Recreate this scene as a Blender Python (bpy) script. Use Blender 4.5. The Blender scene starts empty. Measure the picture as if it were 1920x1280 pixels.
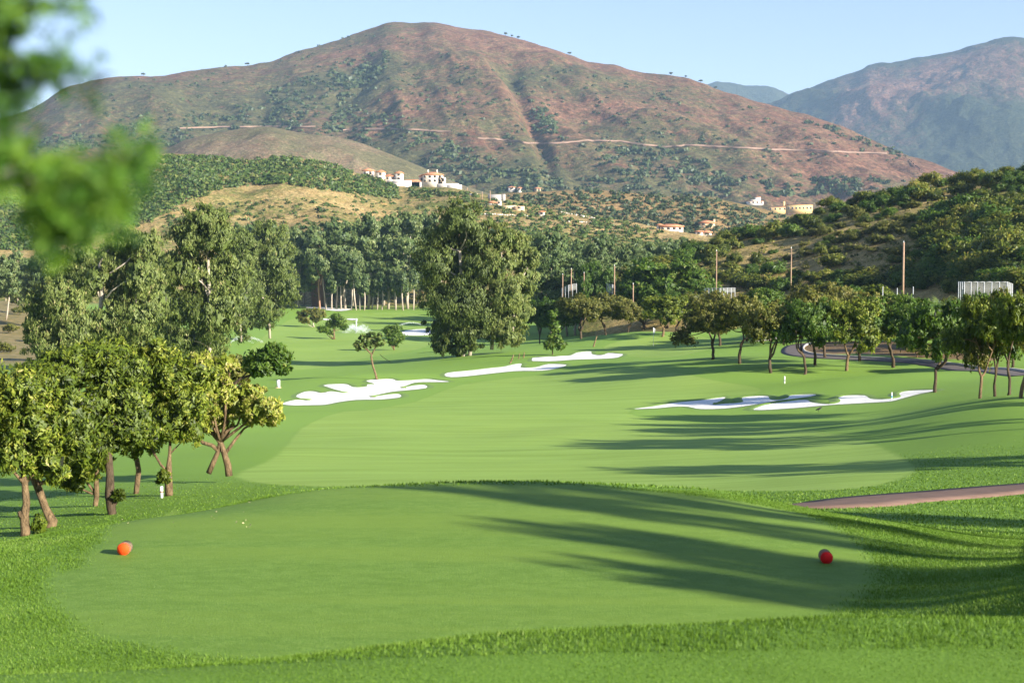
import bpy, math, random
import numpy as np
from mathutils import Vector

R = math.radians
rnd = random.Random(7)
rng = np.random.default_rng(11)
scene = bpy.context.scene
COL = scene.collection

# ------------------------------------------------------------------ camera
FPX = 2667.0                      # focal length in photograph pixels (50 mm on 36 mm)
PITCH = math.atan(140 / FPX)
SP, CP = math.sin(PITCH), math.cos(PITCH)
cam_d = bpy.data.cameras.new('camera')
cam = bpy.data.objects.new('camera', cam_d)
COL.objects.link(cam)
cam.location = (0, 0, 0)
cam.rotation_euler = (R(90) - PITCH, 0, 0)
cam_d.lens = 50.0
cam_d.sensor_width = 36.0
cam_d.clip_start = 0.05
cam_d.clip_end = 40000
cam_d.dof.use_dof = True
cam_d.dof.focus_distance = 90.0
cam_d.dof.aperture_fstop = 5.2
scene.camera = cam

# ------------------------------------------------------------------ light
SUN_A = R(36)                     # sun stands to the right and a little behind the camera
SUN_E = R(21)
to_sun = Vector((math.cos(SUN_A) * math.cos(SUN_E), -math.sin(SUN_A) * math.cos(SUN_E), math.sin(SUN_E)))
sun_d = bpy.data.lights.new('sun', 'SUN')
sun_d.energy = 5.0
sun_d.angle = R(0.8)
sun_d.color = (1.0, 0.93, 0.80)
sun = bpy.data.objects.new('sun', sun_d)
sun.rotation_euler = to_sun.to_track_quat('Z', 'Y').to_euler()
COL.objects.link(sun)
world = bpy.data.worlds.new('World')
scene.world = world
world.use_nodes = True
wn = world.node_tree
bg = wn.nodes['Background']
sky = wn.nodes.new('ShaderNodeTexSky')
sky.sky_type = 'NISHITA'
sky.sun_disc = False
sky.sun_elevation = SUN_E
sky.sun_rotation = math.atan2(to_sun.x, to_sun.y)
sky.altitude = 200
sky.air_density = 1.15
sky.dust_density = 0.1
sky.ozone_density = 2.4
tint = wn.nodes.new('ShaderNodeMix'); tint.data_type = 'RGBA'; tint.blend_type = 'MULTIPLY'
tint.inputs[0].default_value = 1.0; tint.inputs[7].default_value = (1.04, 0.91, 1.06, 1)
wn.links.new(sky.outputs[0], tint.inputs[6]); wn.links.new(tint.outputs[2], bg.inputs[0])
bg.inputs[1].default_value = 0.064
scene.view_settings.view_transform = 'Standard'
scene.view_settings.look = 'None'
scene.view_settings.exposure = 1.53
scene.view_settings.gamma = 1.0
scene.view_settings.use_curve_mapping = False
try:
    scene.cycles.volume_bounces = 1
    scene.cycles.max_bounces = 6
    scene.cycles.transparent_max_bounces = 8
except Exception:
    pass

# ------------------------------------------------------------------ numeric helpers
def slope_of(py):
    b = (640.0 - np.asarray(py, float)) / FPX
    return (-SP + b * CP) / (CP + b * SP)

def u_of(px, py=560.0):
    b = (640.0 - np.asarray(py, float)) / FPX
    return (np.asarray(px, float) - 960.0) / FPX / (CP + b * SP)

def W(px, py, Y):
    return np.array([float(u_of(px, py)) * Y, Y, float(slope_of(py)) * Y])

def to_px(p):
    """world points (N,3) -> photograph pixels"""
    p = np.atleast_2d(p)
    cy = p[:, 1] * CP - p[:, 2] * SP
    cz = p[:, 1] * SP + p[:, 2] * CP
    return 960 + FPX * p[:, 0] / cy, 640 - FPX * cz / cy

def _hash(ix, iy, seed):
    h = (ix.astype(np.int64) * 374761393 + iy.astype(np.int64) * 668265263 + seed * 1442695041) & 0x7fffffff
    h = ((h ^ (h >> 13)) * 1274126177) & 0x7fffffff
    h = h ^ (h >> 16)
    return (h & 0xffff) / 65535.0

def vnoise(x, y, seed=0):
    x = np.asarray(x, float); y = np.asarray(y, float)
    ix = np.floor(x); iy = np.floor(y)
    fx = x - ix; fy = y - iy
    fx = fx * fx * fx * (fx * (fx * 6 - 15) + 10); fy = fy * fy * fy * (fy * (fy * 6 - 15) + 10)
    a = _hash(ix, iy, seed); b = _hash(ix + 1, iy, seed)
    c = _hash(ix, iy + 1, seed); d = _hash(ix + 1, iy + 1, seed)
    return (a + (b - a) * fx) * (1 - fy) + (c + (d - c) * fx) * fy

def fbm(x, y, octv=4, seed=0, gain=0.5):
    s = 0; a = 1; t = 0
    for i in range(octv):
        s = s + a * vnoise(x * 2 ** i + i * 17.3, y * 2 ** i - i * 9.1, seed + i)
        t += a; a *= gain
    return s / t

def ridged(x, y, octv=4, seed=0, gain=0.5):
    s = 0; a = 1; t = 0
    for i in range(octv):
        n = 1 - np.abs(2 * vnoise(x * 2 ** i + i * 17.3, y * 2 ** i - i * 9.1, seed + i) - 1)
        s = s + a * n; t += a; a *= gain
    return s / t

def sstep(a, b, x):
    t = np.clip((x - a) / (b - a), 0, 1)
    return t * t * (3 - 2 * t)

# ------------------------------------------------------------------ mesh helpers
def mesh_np(name, verts, faces_list, mats, smooth=False, face_attr=None, vert_attr=None, mat_idx=None, cn=None):
    """faces_list: list of int arrays (n,k)"""
    me = bpy.data.meshes.new(name)
    verts = np.asarray(verts, np.float32)
    faces_list = [np.asarray(f, np.int32) for f in faces_list if len(f)]
    me.vertices.add(len(verts))
    me.vertices.foreach_set('co', verts.ravel())
    nl = sum(f.size for f in faces_list); npoly = sum(len(f) for f in faces_list)
    me.loops.add(nl)
    me.loops.foreach_set('vertex_index', np.concatenate([f.ravel() for f in faces_list]))
    me.polygons.add(npoly)
    tot = np.concatenate([np.full(len(f), f.shape[1], np.int32) for f in faces_list])
    start = np.concatenate([[0], np.cumsum(tot)[:-1]]).astype(np.int32)
    me.polygons.foreach_set('loop_start', start)
    if smooth:
        me.polygons.foreach_set('use_smooth', np.ones(npoly, bool))
    if mat_idx is not None:
        me.polygons.foreach_set('material_index', np.asarray(mat_idx, np.int32))
    for k, v in (face_attr or {}).items():
        a = me.attributes.new(k, 'FLOAT', 'FACE'); a.data.foreach_set('value', np.asarray(v, np.float32))
    for k, v in (vert_attr or {}).items():
        a = me.attributes.new(k, 'FLOAT', 'POINT'); a.data.foreach_set('value', np.asarray(v, np.float32))
    if cn is not None:
        a = me.attributes.new('cn', 'FLOAT_VECTOR', 'POINT'); a.data.foreach_set('vector', np.asarray(cn, np.float32).ravel())
    me.update(calc_edges=True)
    me.validate()
    for m in (mats if isinstance(mats, (list, tuple)) else [mats]):
        me.materials.append(m)
    return me

def link(name, me, parent=None, loc=None, rotz=0.0, scale=None, label=None, cat=None, group=None, kind=None):
    o = bpy.data.objects.new(name, me)
    COL.objects.link(o)
    if parent is not None: o.parent = parent
    if loc is not None: o.location = [float(c) for c in loc]
    if rotz: o.rotation_euler = (0, 0, rotz)
    if scale is not None: o.scale = scale if hasattr(scale, '__len__') else (scale,) * 3
    if label: o['label'] = label
    if cat: o['category'] = cat
    if group: o['group'] = group
    if kind: o['kind'] = kind
    return o

class Geo:
    """collects boxes, tubes, prisms into one mesh"""
    def __init__(s): s.v = []; s.f3 = []; s.f4 = []; s.n = 0
    def add(s, v, f3=None, f4=None):
        v = np.asarray(v, float)
        if f3 is not None and len(f3): s.f3.append(np.asarray(f3) + s.n)
        if f4 is not None and len(f4): s.f4.append(np.asarray(f4) + s.n)
        s.v.append(v); s.n += len(v); return s
    def box(s, x0, x1, y0, y1, z0, z1):
        v = [(x, y, z) for z in (z0, z1) for y in (y0, y1) for x in (x0, x1)]
        return s.add(v, None, [(0, 2, 3, 1), (4, 5, 7, 6), (0, 1, 5, 4), (2, 6, 7, 3), (0, 4, 6, 2), (1, 3, 7, 5)])
    def tube(s, pts, rad, n=7, cap=True, wob=0.0):
        pts = np.asarray(pts, float); rad = np.broadcast_to(np.asarray(rad, float), (len(pts),))
        vs = []
        ang = np.linspace(0, 2 * np.pi, n, endpoint=False)
        for i, p in enumerate(pts):
            d = pts[min(i + 1, len(pts) - 1)] - pts[max(i - 1, 0)]
            d = d / (np.linalg.norm(d) + 1e-9)
            a = np.cross(d, (0.13, 0.97, 0.2)) if abs(d[1]) < 0.9 else np.cross(d, (1, 0, 0))
            a /= np.linalg.norm(a) + 1e-9
            b = np.cross(d, a)
            rr = rad[i] * (1 + wob * (rng.random(n) - 0.5))
            vs.append(p + np.outer(np.cos(ang) * rr, a) + np.outer(np.sin(ang) * rr, b))
        v = np.concatenate(vs); f4 = []
        for i in range(len(pts) - 1):
            for j in range(n):
                k = (j + 1) % n
                f4.append((i * n + j, i * n + k, (i + 1) * n + k, (i + 1) * n + j))
        f3 = []
        if cap:
            v = np.vstack([v, pts[0], pts[-1]])
            a, b = len(v) - 2, len(v) - 1; m = (len(pts) - 1) * n
            for j in range(n):
                k = (j + 1) % n
                f3.append((a, k, j)); f3.append((b, m + j, m + k))
        return s.add(v, f3, f4)
    def mesh(s, name, mats, smooth=False):
        fl = []
        if s.f3: fl.append(np.concatenate(s.f3))
        if s.f4: fl.append(np.concatenate(s.f4))
        return mesh_np(name, np.concatenate(s.v), fl, mats, smooth)

def empty(name, loc, label=None, cat=None, group=None, rotz=0.0):
    return link(name, None, loc=loc, rotz=rotz, label=label, cat=cat, group=group)

# ------------------------------------------------------------------ materials
def new_mat(name):
    m = bpy.data.materials.new(name); m.use_nodes = True
    nt = m.node_tree
    b = nt.nodes['Principled BSDF']
    return m, nt, b

def noise_node(nt, scale, detail=4, rough=0.55, vec=None, dist=0.0):
    n = nt.nodes.new('ShaderNodeTexNoise')
    n.inputs['Scale'].default_value = scale
    n.inputs['Detail'].default_value = detail
    n.inputs['Roughness'].default_value = rough
    n.inputs['Distortion'].default_value = dist
    if vec is not None: nt.links.new(vec, n.inputs['Vector'])
    return n

def geo_pos(nt, scale=(1, 1, 1)):
    g = nt.nodes.new('ShaderNodeNewGeometry')
    m = nt.nodes.new('ShaderNodeMapping')
    m.inputs['Scale'].default_value = scale
    nt.links.new(g.outputs['Position'], m.inputs['Vector'])
    return m.outputs[0]

def ramp(nt, fac, stops, interp='LINEAR'):
    r = nt.nodes.new('ShaderNodeValToRGB')
    r.color_ramp.interpolation = interp
    e = r.color_ramp.elements
    while len(e) > 1: e.remove(e[-1])
    e[0].position = stops[0][0]; e[0].color = (*stops[0][1], 1)
    for p, c in stops[1:]:
        x = e.new(p); x.color = (*c, 1)
    nt.links.new(fac, r.inputs[0])
    return r.outputs[0]

def mixc(nt, fac, a, b, mode='MIX'):
    m = nt.nodes.new('ShaderNodeMix'); m.data_type = 'RGBA'; m.blend_type = mode
    for sock, val in ((m.inputs[0], fac), (m.inputs[6], a), (m.inputs[7], b)):
        if isinstance(val, (int, float)): sock.default_value = val
        elif isinstance(val, tuple): sock.default_value = (*val, 1)
        else: nt.links.new(val, sock)
    return m.outputs[2]

def mathn(nt, op, a, b=None, c=None, clamp=False):
    m = nt.nodes.new('ShaderNodeMath'); m.operation = op; m.use_clamp = clamp
    for i, v in enumerate((a, b, c)):
        if v is None: continue
        if isinstance(v, (int, float)): m.inputs[i].default_value = v
        else: nt.links.new(v, m.inputs[i])
    return m.outputs[0]

def attr(nt, name):
    a = nt.nodes.new('ShaderNodeAttribute'); a.attribute_name = name
    return a.outputs['Fac']

def maprange(nt, v, a, b, c=0.0, d=1.0, smooth=True):
    m = nt.nodes.new('ShaderNodeMapRange')
    m.interpolation_type = 'SMOOTHSTEP' if smooth else 'LINEAR'
    nt.links.new(v, m.inputs[0])
    for i, x in enumerate((a, b, c, d)): m.inputs[i + 1].default_value = x
    return m.outputs[0]

def bump(nt, h, bsdf, strength=0.5, dist=0.1):
    b = nt.nodes.new('ShaderNodeBump')
    b.inputs['Strength'].default_value = strength; b.inputs['Distance'].default_value = dist
    nt.links.new(h, b.inputs['Height']); nt.links.new(b.outputs[0], bsdf.inputs['Normal'])

def leaf_mat(name, stops, transl=0.35, rough=0.5, objvar=0.25, spec=0.3):
    m, nt, b = new_mat(name)
    t = attr(nt, 'tint')
    oi = nt.nodes.new('ShaderNodeObjectInfo')
    t2 = mathn(nt, 'ADD', t, maprange(nt, oi.outputs['Random'], 0, 1, -objvar / 2, objvar / 2, False), clamp=True)
    c = ramp(nt, t2, stops)
    nt.links.new(c, b.inputs['Base Color'])
    b.inputs['Roughness'].default_value = rough
    b.inputs['Specular IOR Level'].default_value = spec
    an = nt.nodes.new('ShaderNodeAttribute'); an.attribute_name = 'cn'
    vt = nt.nodes.new('ShaderNodeVectorTransform'); vt.vector_type = 'NORMAL'; vt.convert_from = 'OBJECT'; vt.convert_to = 'WORLD'
    nt.links.new(an.outputs['Vector'], vt.inputs[0])
    sc1 = nt.nodes.new('ShaderNodeVectorMath'); sc1.operation = 'SCALE'; sc1.inputs['Scale'].default_value = 1.15
    nt.links.new(vt.outputs[0], sc1.inputs[0])
    gn = nt.nodes.new('ShaderNodeNewGeometry')
    ad = nt.nodes.new('ShaderNodeVectorMath'); ad.operation = 'ADD'
    nt.links.new(sc1.outputs[0], ad.inputs[0]); nt.links.new(gn.outputs['Normal'], ad.inputs[1])
    nm_ = nt.nodes.new('ShaderNodeVectorMath'); nm_.operation = 'NORMALIZE'
    nt.links.new(ad.outputs[0], nm_.inputs[0]); nt.links.new(nm_.outputs[0], b.inputs['Normal'])
    tr = nt.nodes.new('ShaderNodeBsdfTranslucent')
    tc = mixc(nt, 1.0, c, (1.0, 1.0, 0.45), 'MULTIPLY')
    nt.links.new(tc, tr.inputs['Color'])
    mx = nt.nodes.new('ShaderNodeMixShader'); mx.inputs[0].default_value = transl
    nt.links.new(b.outputs[0], mx.inputs[1]); nt.links.new(tr.outputs[0], mx.inputs[2])
    nt.links.new(mx.outputs[0], nt.nodes['Material Output'].inputs['Surface'])
    return m

def plain_mat(name, col, rough=0.7, var=0.15, scale=8.0, spec=0.3, bumps=0.0):
    m, nt, b = new_mat(name)
    tc = nt.nodes.new('ShaderNodeTexCoord')
    n = noise_node(nt, scale, 5, 0.6, tc.outputs['Object'])
    lo = tuple(max(0, c * (1 - var)) for c in col); hi = tuple(min(1, c * (1 + var)) for c in col)
    nt.links.new(ramp(nt, n.outputs[0], [(0.3, lo), (0.7, hi)]), b.inputs['Base Color'])
    b.inputs['Roughness'].default_value = rough
    b.inputs['Specular IOR Level'].default_value = spec
    if bumps: bump(nt, n.outputs[0], b, 0.6, bumps)
    return m

def bark_mat(name, a, c, scale=6.0):
    m, nt, b = new_mat(name)
    tcn = nt.nodes.new('ShaderNodeTexCoord')
    mp = nt.nodes.new('ShaderNodeMapping'); mp.inputs['Scale'].default_value = (1, 1, 0.35)
    nt.links.new(tcn.outputs['Object'], mp.inputs['Vector'])
    n = noise_node(nt, scale, 6, 0.65, mp.outputs[0], 0.6)
    nt.links.new(ramp(nt, n.outputs[0], [(0.32, a), (0.62, c)]), b.inputs['Base Color'])
    b.inputs['Roughness'].default_value = 0.9
    b.inputs['Specular IOR Level'].default_value = 0.15
    n2 = noise_node(nt, scale * 5, 5, 0.7, mp.outputs[0], 1.2)
    bump(nt, mathn(nt, 'ADD', n.outputs[0], mathn(nt, 'MULTIPLY', n2.outputs[0], 0.5)), b, 1.0, 0.06)
    return m

M = {}
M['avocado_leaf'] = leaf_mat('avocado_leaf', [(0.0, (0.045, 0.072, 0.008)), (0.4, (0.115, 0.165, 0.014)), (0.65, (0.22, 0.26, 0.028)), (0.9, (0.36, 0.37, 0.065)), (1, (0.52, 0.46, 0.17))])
M['green_leaf'] = leaf_mat('green_leaf', [(0.0, (0.024, 0.062, 0.006)), (0.5, (0.080, 0.150, 0.014)), (0.85, (0.155, 0.225, 0.030)), (1, (0.29, 0.29, 0.08))])
M['olive_leaf'] = leaf_mat('olive_leaf', [(0.0, (0.048, 0.064, 0.010)), (0.5, (0.155, 0.165, 0.026)), (0.85, (0.27, 0.235, 0.060)), (1, (0.40, 0.31, 0.14))])
M['eucalyptus_leaf'] = leaf_mat('eucalyptus_leaf', [(0.0, (0.045, 0.070, 0.014)), (0.5, (0.135, 0.180, 0.040)), (0.85, (0.235, 0.265, 0.075)), (1, (0.38, 0.32, 0.15))], transl=0.32, rough=0.55)
M['far_leaf'] = leaf_mat('far_leaf', [(0.0, (0.048, 0.090, 0.028)), (0.6, (0.150, 0.205, 0.066)), (1, (0.29, 0.31, 0.11))], transl=0.32)
M['shrub_leaf'] = leaf_mat('shrub_leaf', [(0.0, (0.028, 0.054, 0.006)), (0.45, (0.130, 0.165, 0.016)), (0.8, (0.26, 0.245, 0.035)), (1, (0.40, 0.31, 0.10))], objvar=0.5)
M['scrub_leaf'] = leaf_mat('scrub_leaf', [(0.0, (0.030, 0.062, 0.012)), (0.5, (0.065, 0.115, 0.018)), (1, (0.15, 0.17, 0.04))], transl=0.2)
M['mountain_leaf'] = leaf_mat('mountain_leaf', [(0.0, (0.030, 0.052, 0.018)), (1, (0.085, 0.115, 0.035))], transl=0.1)
M['needle_leaf'] = leaf_mat('needle_leaf', [(0.0, (0.018, 0.060, 0.010)), (0.5, (0.075, 0.20, 0.016)), (1, (0.22, 0.38, 0.04))], transl=0.5)
M['bark_brown'] = bark_mat('bark_brown', (0.060, 0.040, 0.022), (0.24, 0.165, 0.090), 14)
M['bark_dark'] = bark_mat('bark_dark', (0.035, 0.025, 0.015), (0.11, 0.08, 0.05), 9)
M['bark_pale'] = bark_mat('bark_pale', (0.24, 0.19, 0.14), (0.52, 0.45, 0.36), 1.2)
M['bark_red'] = bark_mat('bark_red', (0.25, 0.12, 0.07), (0.48, 0.30, 0.20), 1.2)

def grass_nodes(nt, pos):
    pass

# ------------------------------------------------------------------ terrain
COLS = np.array([-100, 300, 600, 960, 1300, 1600, 1920, 2080], float)
TAB = np.array([
 # Y,     -100,   300,   600,   960,  1300,  1600,  1920,  2080
 [2,     -1.62, -1.62, -1.60, -1.60, -1.60, -1.58, -1.58, -1.55],
 [4.6,   -1.64, -1.64, -1.62, -1.61, -1.60, -1.59, -1.59, -1.58],
 [5.7,   -1.68, -1.66, -1.64, -1.62, -1.61, -1.60, -1.60, -1.60],
 [6.6,   -2.02, -1.92, -1.82, -1.72, -1.68, -1.65, -1.66, -1.66],
 [7.6,   -2.42, -2.38, -2.32, -2.25, -2.20, -2.10, -1.98, -1.90],
 [9,     -2.60, -2.60, -2.60, -2.60, -2.60, -2.55, -2.22, -2.05],
 [12,    -2.66, -2.62, -2.62, -2.62, -2.62, -2.64, -2.52, -2.30],
 [14.5,  -2.92, -2.64, -2.62, -2.62, -2.63, -2.68, -2.85, -2.60],
 [17,    -3.80, -3.05, -2.69, -2.64, -2.69, -3.00, -3.25, -3.00],
 [20,    -4.80, -4.20, -3.50, -3.10, -3.35, -3.65, -3.72, -3.40],
 [25,    -6.00, -5.20, -4.60, -4.30, -4.35, -4.22, -4.20, -3.90],
 [32,    -6.60, -5.90, -5.45, -5.20, -5.20, -4.98, -4.88, -4.60],
 [40,    -7.10, -6.45, -6.22, -6.15, -6.00, -5.70, -5.30, -5.10],
 [52,    -7.80, -7.30, -7.15, -7.10, -6.90, -6.60, -5.80, -5.60],
 [66,    -8.50, -8.10, -7.95, -7.92, -7.75, -7.35, -6.20, -6.00],
 [80,    -9.00, -8.80, -8.70, -8.65, -8.50, -7.92, -6.75, -6.40],
 [95,    -9.60, -9.40, -9.30, -9.20, -8.90, -8.15, -6.95, -6.70],
 [110,  -10.20, -10.0, -9.80, -9.60, -8.80, -8.00, -7.20, -7.00],
 [125,  -10.80, -10.6, -10.3, -9.90, -8.50, -7.80, -7.20, -7.00],
 [145,  -11.40, -11.2, -11.1, -10.2, -8.75, -7.70, -6.80, -6.50],
 [170,  -12.00, -12.0, -12.3, -10.5, -9.30, -7.40, -6.20, -5.50],
 [200,  -12.50, -12.9, -13.4, -11.3, -9.50, -6.80, -5.00, -4.00],
 [240,  -12.50, -13.6, -14.5, -13.2, -9.40, -5.60, -2.50, -1.50],
 [300,  -12.00, -14.1, -14.9, -14.6, -10.0, -6.00, -1.00, -1.00],
 [380,  -11.00, -13.6, -14.4, -14.4, -12.0, -8.00, -4.00, -4.00],
 [450,  -10.50, -12.7, -13.2, -13.3, -12.0, -10.0, -8.00, -8.00],
 [520,  -12.00, -13.0, -13.0, -13.0, -13.0, -12.0, -12.0, -12.0],
 [900,  -14.00, -14.0, -14.0, -14.0, -14.0, -14.0, -14.0, -14.0],
 [20000,-16.00, -16.0, -16.0, -16.0, -16.0, -16.0, -16.0, -16.0]])
LY = np.log(TAB[:, 0]); TZ = TAB[:, 1:]
CU = u_of(COLS, 700)

def pchip_slopes(x, y):
    h = np.diff(x); d = np.diff(y, axis=0) / h.reshape(-1, *([1] * (y.ndim - 1)))
    m = np.zeros_like(y)
    for i in range(1, len(x) - 1):
        a, b = d[i - 1], d[i]
        w1 = 2 * h[i] + h[i - 1]; w2 = h[i] + 2 * h[i - 1]
        with np.errstate(divide='ignore', invalid='ignore'):
            v = (w1 + w2) / (w1 / a + w2 / b)
        m[i] = np.where(a * b > 0, v, 0)
    m[0] = d[0]; m[-1] = d[-1]
    return m
TM = pchip_slopes(LY, TZ)
CMU = pchip_slopes(CU, TZ.T.copy()).T      # slopes across columns

MOUNDS = []   # (x, y, height, rx, ry) real earth banks
def _mound(px, Y, h, rx, ry): MOUNDS.append((float(u_of(px, 650)) * Y, Y, h, rx, ry))
_mound(1190, 192, 1.3, 9.5, 9)          # shaded bank left of the upper path
_mound(1420, 112, 0.55, 9, 5)
_mound(1640, 97, 0.5, 7, 5)
_mound(700, 132, 0.5, 7, 5)
_mound(1010, 150, 0.45, 8, 6)
_mound(1900, 60, 0.5, 7, 9)

def hermite(t, p0, p1, m0, m1, h):
    t2 = t * t; t3 = t2 * t
    return (2 * t3 - 3 * t2 + 1) * p0 + (t3 - 2 * t2 + t) * h * m0 + (-2 * t3 + 3 * t2) * p1 + (t3 - t2) * h * m1

def ground_z(x, y):
    x = np.asarray(x, float); y = np.asarray(y, float)
    Y = np.maximum(y, 2.0)
    u = np.clip(x / Y, CU[0], CU[-1]); l = np.log(Y)
    i = np.clip(np.searchsorted(LY, l) - 1, 0, len(LY) - 2)
    h = LY[i + 1] - LY[i]; t = np.clip((l - LY[i]) / h, 0, 1)
    j = np.clip(np.searchsorted(CU, u) - 1, 0, len(CU) - 2)
    hu = CU[j + 1] - CU[j]; s = np.clip((u - CU[j]) / hu, 0, 1)
    def zc(jj): return hermite(t, TZ[i, jj], TZ[i + 1, jj], TM[i, jj], TM[i + 1, jj], h)
    def mc(jj): return CMU[i, jj] * (1 - t) + CMU[i + 1, jj] * t
    z = hermite(s, zc(j), zc(j + 1), mc(j), mc(j + 1), hu)
    far = sstep(20, 60, Y)
    z = z + far * 0.22 * (fbm(x / 14 + 5, y / 14, 3, 3) - 0.5) * 2 * (1 - 0.3 * sstep(60, 200, Y))
    for (mx, my, mh, rx, ry) in MOUNDS:
        z = z + mh * np.exp(-((x - mx) / rx) ** 2 - ((y - my) / ry) ** 2)
    return z

def hit(px, py, ymin=4.0, ymax=560.0):
    """where the line of sight through a point of the photograph meets the ground"""
    Y = np.exp(np.linspace(math.log(ymin), math.log(ymax), 2400))
    x = float(u_of(px, py)) * Y; zr = float(slope_of(py)) * Y
    g = ground_z(x, Y) - zr
    k = np.argmax(g > 0)
    if g[k] <= 0: k = len(Y) - 1
    if k > 0:
        f = g[k - 1] / (g[k - 1] - g[k] + 1e-12); f = min(max(f, 0), 1)
        yy = Y[k - 1] + (Y[k] - Y[k - 1]) * f
    else: yy = Y[0]
    xx = float(u_of(px, py)) * yy
    return np.array([xx, yy, float(ground_z(xx, yy))])

def at_depth(px, Y, py=600):
    x = float(u_of(px, py)) * Y
    return np.array([x, Y, float(ground_z(x, Y))])

def poly_world(pts, ymin=30.0, densify=3):
    p = np.array([hit(a, b, ymin)[:2] for a, b in pts])
    # Catmull-Rom closed smoothing
    out = []
    n = len(p)
    for i in range(n):
        p0, p1, p2, p3 = p[i - 1], p[i], p[(i + 1) % n], p[(i + 2) % n]
        for k in range(densify):
            t = k / densify
            out.append(0.5 * (2 * p1 + (p2 - p0) * t + (2 * p0 - 5 * p1 + 4 * p2 - p3) * t * t + (3 * p1 - p0 - 3 * p2 + p3) * t ** 3))
    return np.array(out)

def sdf(x, y, poly):
    """signed distance, positive inside"""
    shp = x.shape; x = x.ravel(); y = y.ravel()
    d = np.full(x.shape, 1e9); ins = np.zeros(x.shape, bool)
    n = len(poly)
    for i in range(n):
        a = poly[i]; b = poly[(i + 1) % n]; e = b - a
        wx = x - a[0]; wy = y - a[1]
        t = np.clip((wx * e[0] + wy * e[1]) / (e @ e + 1e-12), 0, 1)
        d = np.minimum(d, (wx - t * e[0]) ** 2 + (wy - t * e[1]) ** 2)
        if a[1] != b[1]:
            c = ((a[1] > y) != (b[1] > y)) & (x < (b[0] - a[0]) * (y - a[1]) / (b[1] - a[1]) + a[0])
            ins ^= c
    d = np.sqrt(d)
    return np.where(ins, d, -d).reshape(shp)

TEE = [(500, 925), (650, 914), (800, 909), (960, 908), (1100, 911), (1300, 928), (1480, 957), (1590, 1000), (1638, 1050), (1630, 1105), (1560, 1150)]
tee_w = [hit(a, b, 6.9)[:2] for a, b in TEE]
tee_w = [np.array([q[0], min(q[1], 17.2)]) for q in tee_w]
tee_w += [np.array([2.0, 9.6]), np.array([0.9, 9.2]), np.array([-0.8, 9.15]), np.array([-2.0, 9.4]), np.array([-2.9, 9.9])]
tee_w += [hit(a, b, 6.9)[:2] for a, b in [(150, 1175), (85, 1120), (100, 1050), (190, 1000), (330, 955)]]
tp = np.array(tee_w)
def smooth_poly(p, k=4):
    out = []; n = len(p)
    for i in range(n):
        p0, p1, p2, p3 = p[i - 1], p[i], p[(i + 1) % n], p[(i + 2) % n]
        for j in range(k):
            t = j / k
            out.append(0.5 * (2 * p1 + (p2 - p0) * t + (2 * p0 - 5 * p1 + 4 * p2 - p3) * t * t + (3 * p1 - p0 - 3 * p2 + p3) * t ** 3))
    return np.array(out)
TEE_P = smooth_poly(tp)
FAIR_P = poly_world([(440, 893), (520, 852), (560, 805), (640, 772), (780, 752), (860, 722), (1000, 704), (1150, 692), (1280, 700), (1400, 722), (1420, 737), (1250, 752), (1180, 775), (1300, 792), (1450, 802), (1560, 812), (1650, 836), (1710, 870), (1702, 893), (1600, 916), (1480, 920), (1200, 912), (900, 906), (600, 912)], 26)
GREEN_P = poly_world([(1130, 650), (1200, 634), (1300, 628), (1340, 640), (1330, 655), (1270, 668), (1180, 668)], 100)
VALLEY_P = poly_world([(480, 690), (470, 650), (540, 600), (620, 590), (700, 586), (790, 588), (820, 610), (800, 650), (700, 668), (600, 690)], 150)
DIRT_P = poly_world([(1508, 648), (1560, 640), (1740, 646), (1850, 664), (1860, 676), (1760, 672), (1640, 664), (1530, 662)], 60)
SANDS = [
 [(529,757),(553,750),(582,751),(555,744),(571,735),(588,734),(603,737),(621,734),(650,737),(606,723),(645,720),(662,726),(687,725),(689,721),(703,720),(687,714),(717,711),(737,711),(746,714),(772,713),(800,711),(820,713),(842,716),(794,716.5),(772,719),(752,728),(776,723),(796,722),(798,728),(750,733),(728,736),(693,745),(728,740),(748,739),(750,745),(717,749),(669,750),(636,754),(610,759),(575,760),(544,760)],
 [(835,705),(840,699),(880,695),(923,690),(943,688),(960,684),(978,682),(977,689),(1003,689),(1027,683),(1062,684),(1047,690),(1017,695),(963,696),(907,702),(857,707)],
 [(997,675),(1007,670),(1040,669),(1073,665),(1083,661),(1107,659),(1110,664),(1127,666),(1140,662),(1167,664),(1160,670),(1123,673),(1083,674),(1040,677),(1007,677)],
 [(1188,767),(1260,756),(1312,751),(1339,747),(1360,745),(1353,751),(1336,759),(1360,757),(1381,756),(1393,753),(1391,746),(1415,743),(1439,743),(1444,749),(1460,750),(1477,746),(1480,742),(1504,740),(1530,740),(1518,744),(1477,749),(1449,753),(1415,759),(1381,764),(1346,767),(1312,767),(1291,763),(1260,763),(1226,766)],
 [(1412,768),(1432,760),(1477,753),(1511,750),(1522,755),(1546,758),(1570,756),(1575,750),(1571,746),(1587,742),(1621,742),(1632,748),(1656,749),(1687,745),(1685,738),(1697,734),(1724,732),(1757,732),(1724,739),(1690,748),(1669,753),(1621,756),(1552,760),(1484,766),(1432,769)],
 [(573,577),(590,574),(610,575),(628,578),(612,580)],
 [(610,581),(625,579),(645,578),(660,580),(640,583)],
 [(604,599),(612,597),(622,598),(616,600.5)],
 [(648,598),(660,597),(671,598.5),(660,600)],
 [(752,624),(765,619),(790,617),(808,618),(808,627),(780,629),(758,628)],
]
SAND_Y = [60, 90, 100, 50, 50, 250, 250, 250, 250, 200]
SAND_P = [poly_world(s, ym, 3) for s, ym in zip(SANDS, SAND_Y)]

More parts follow.
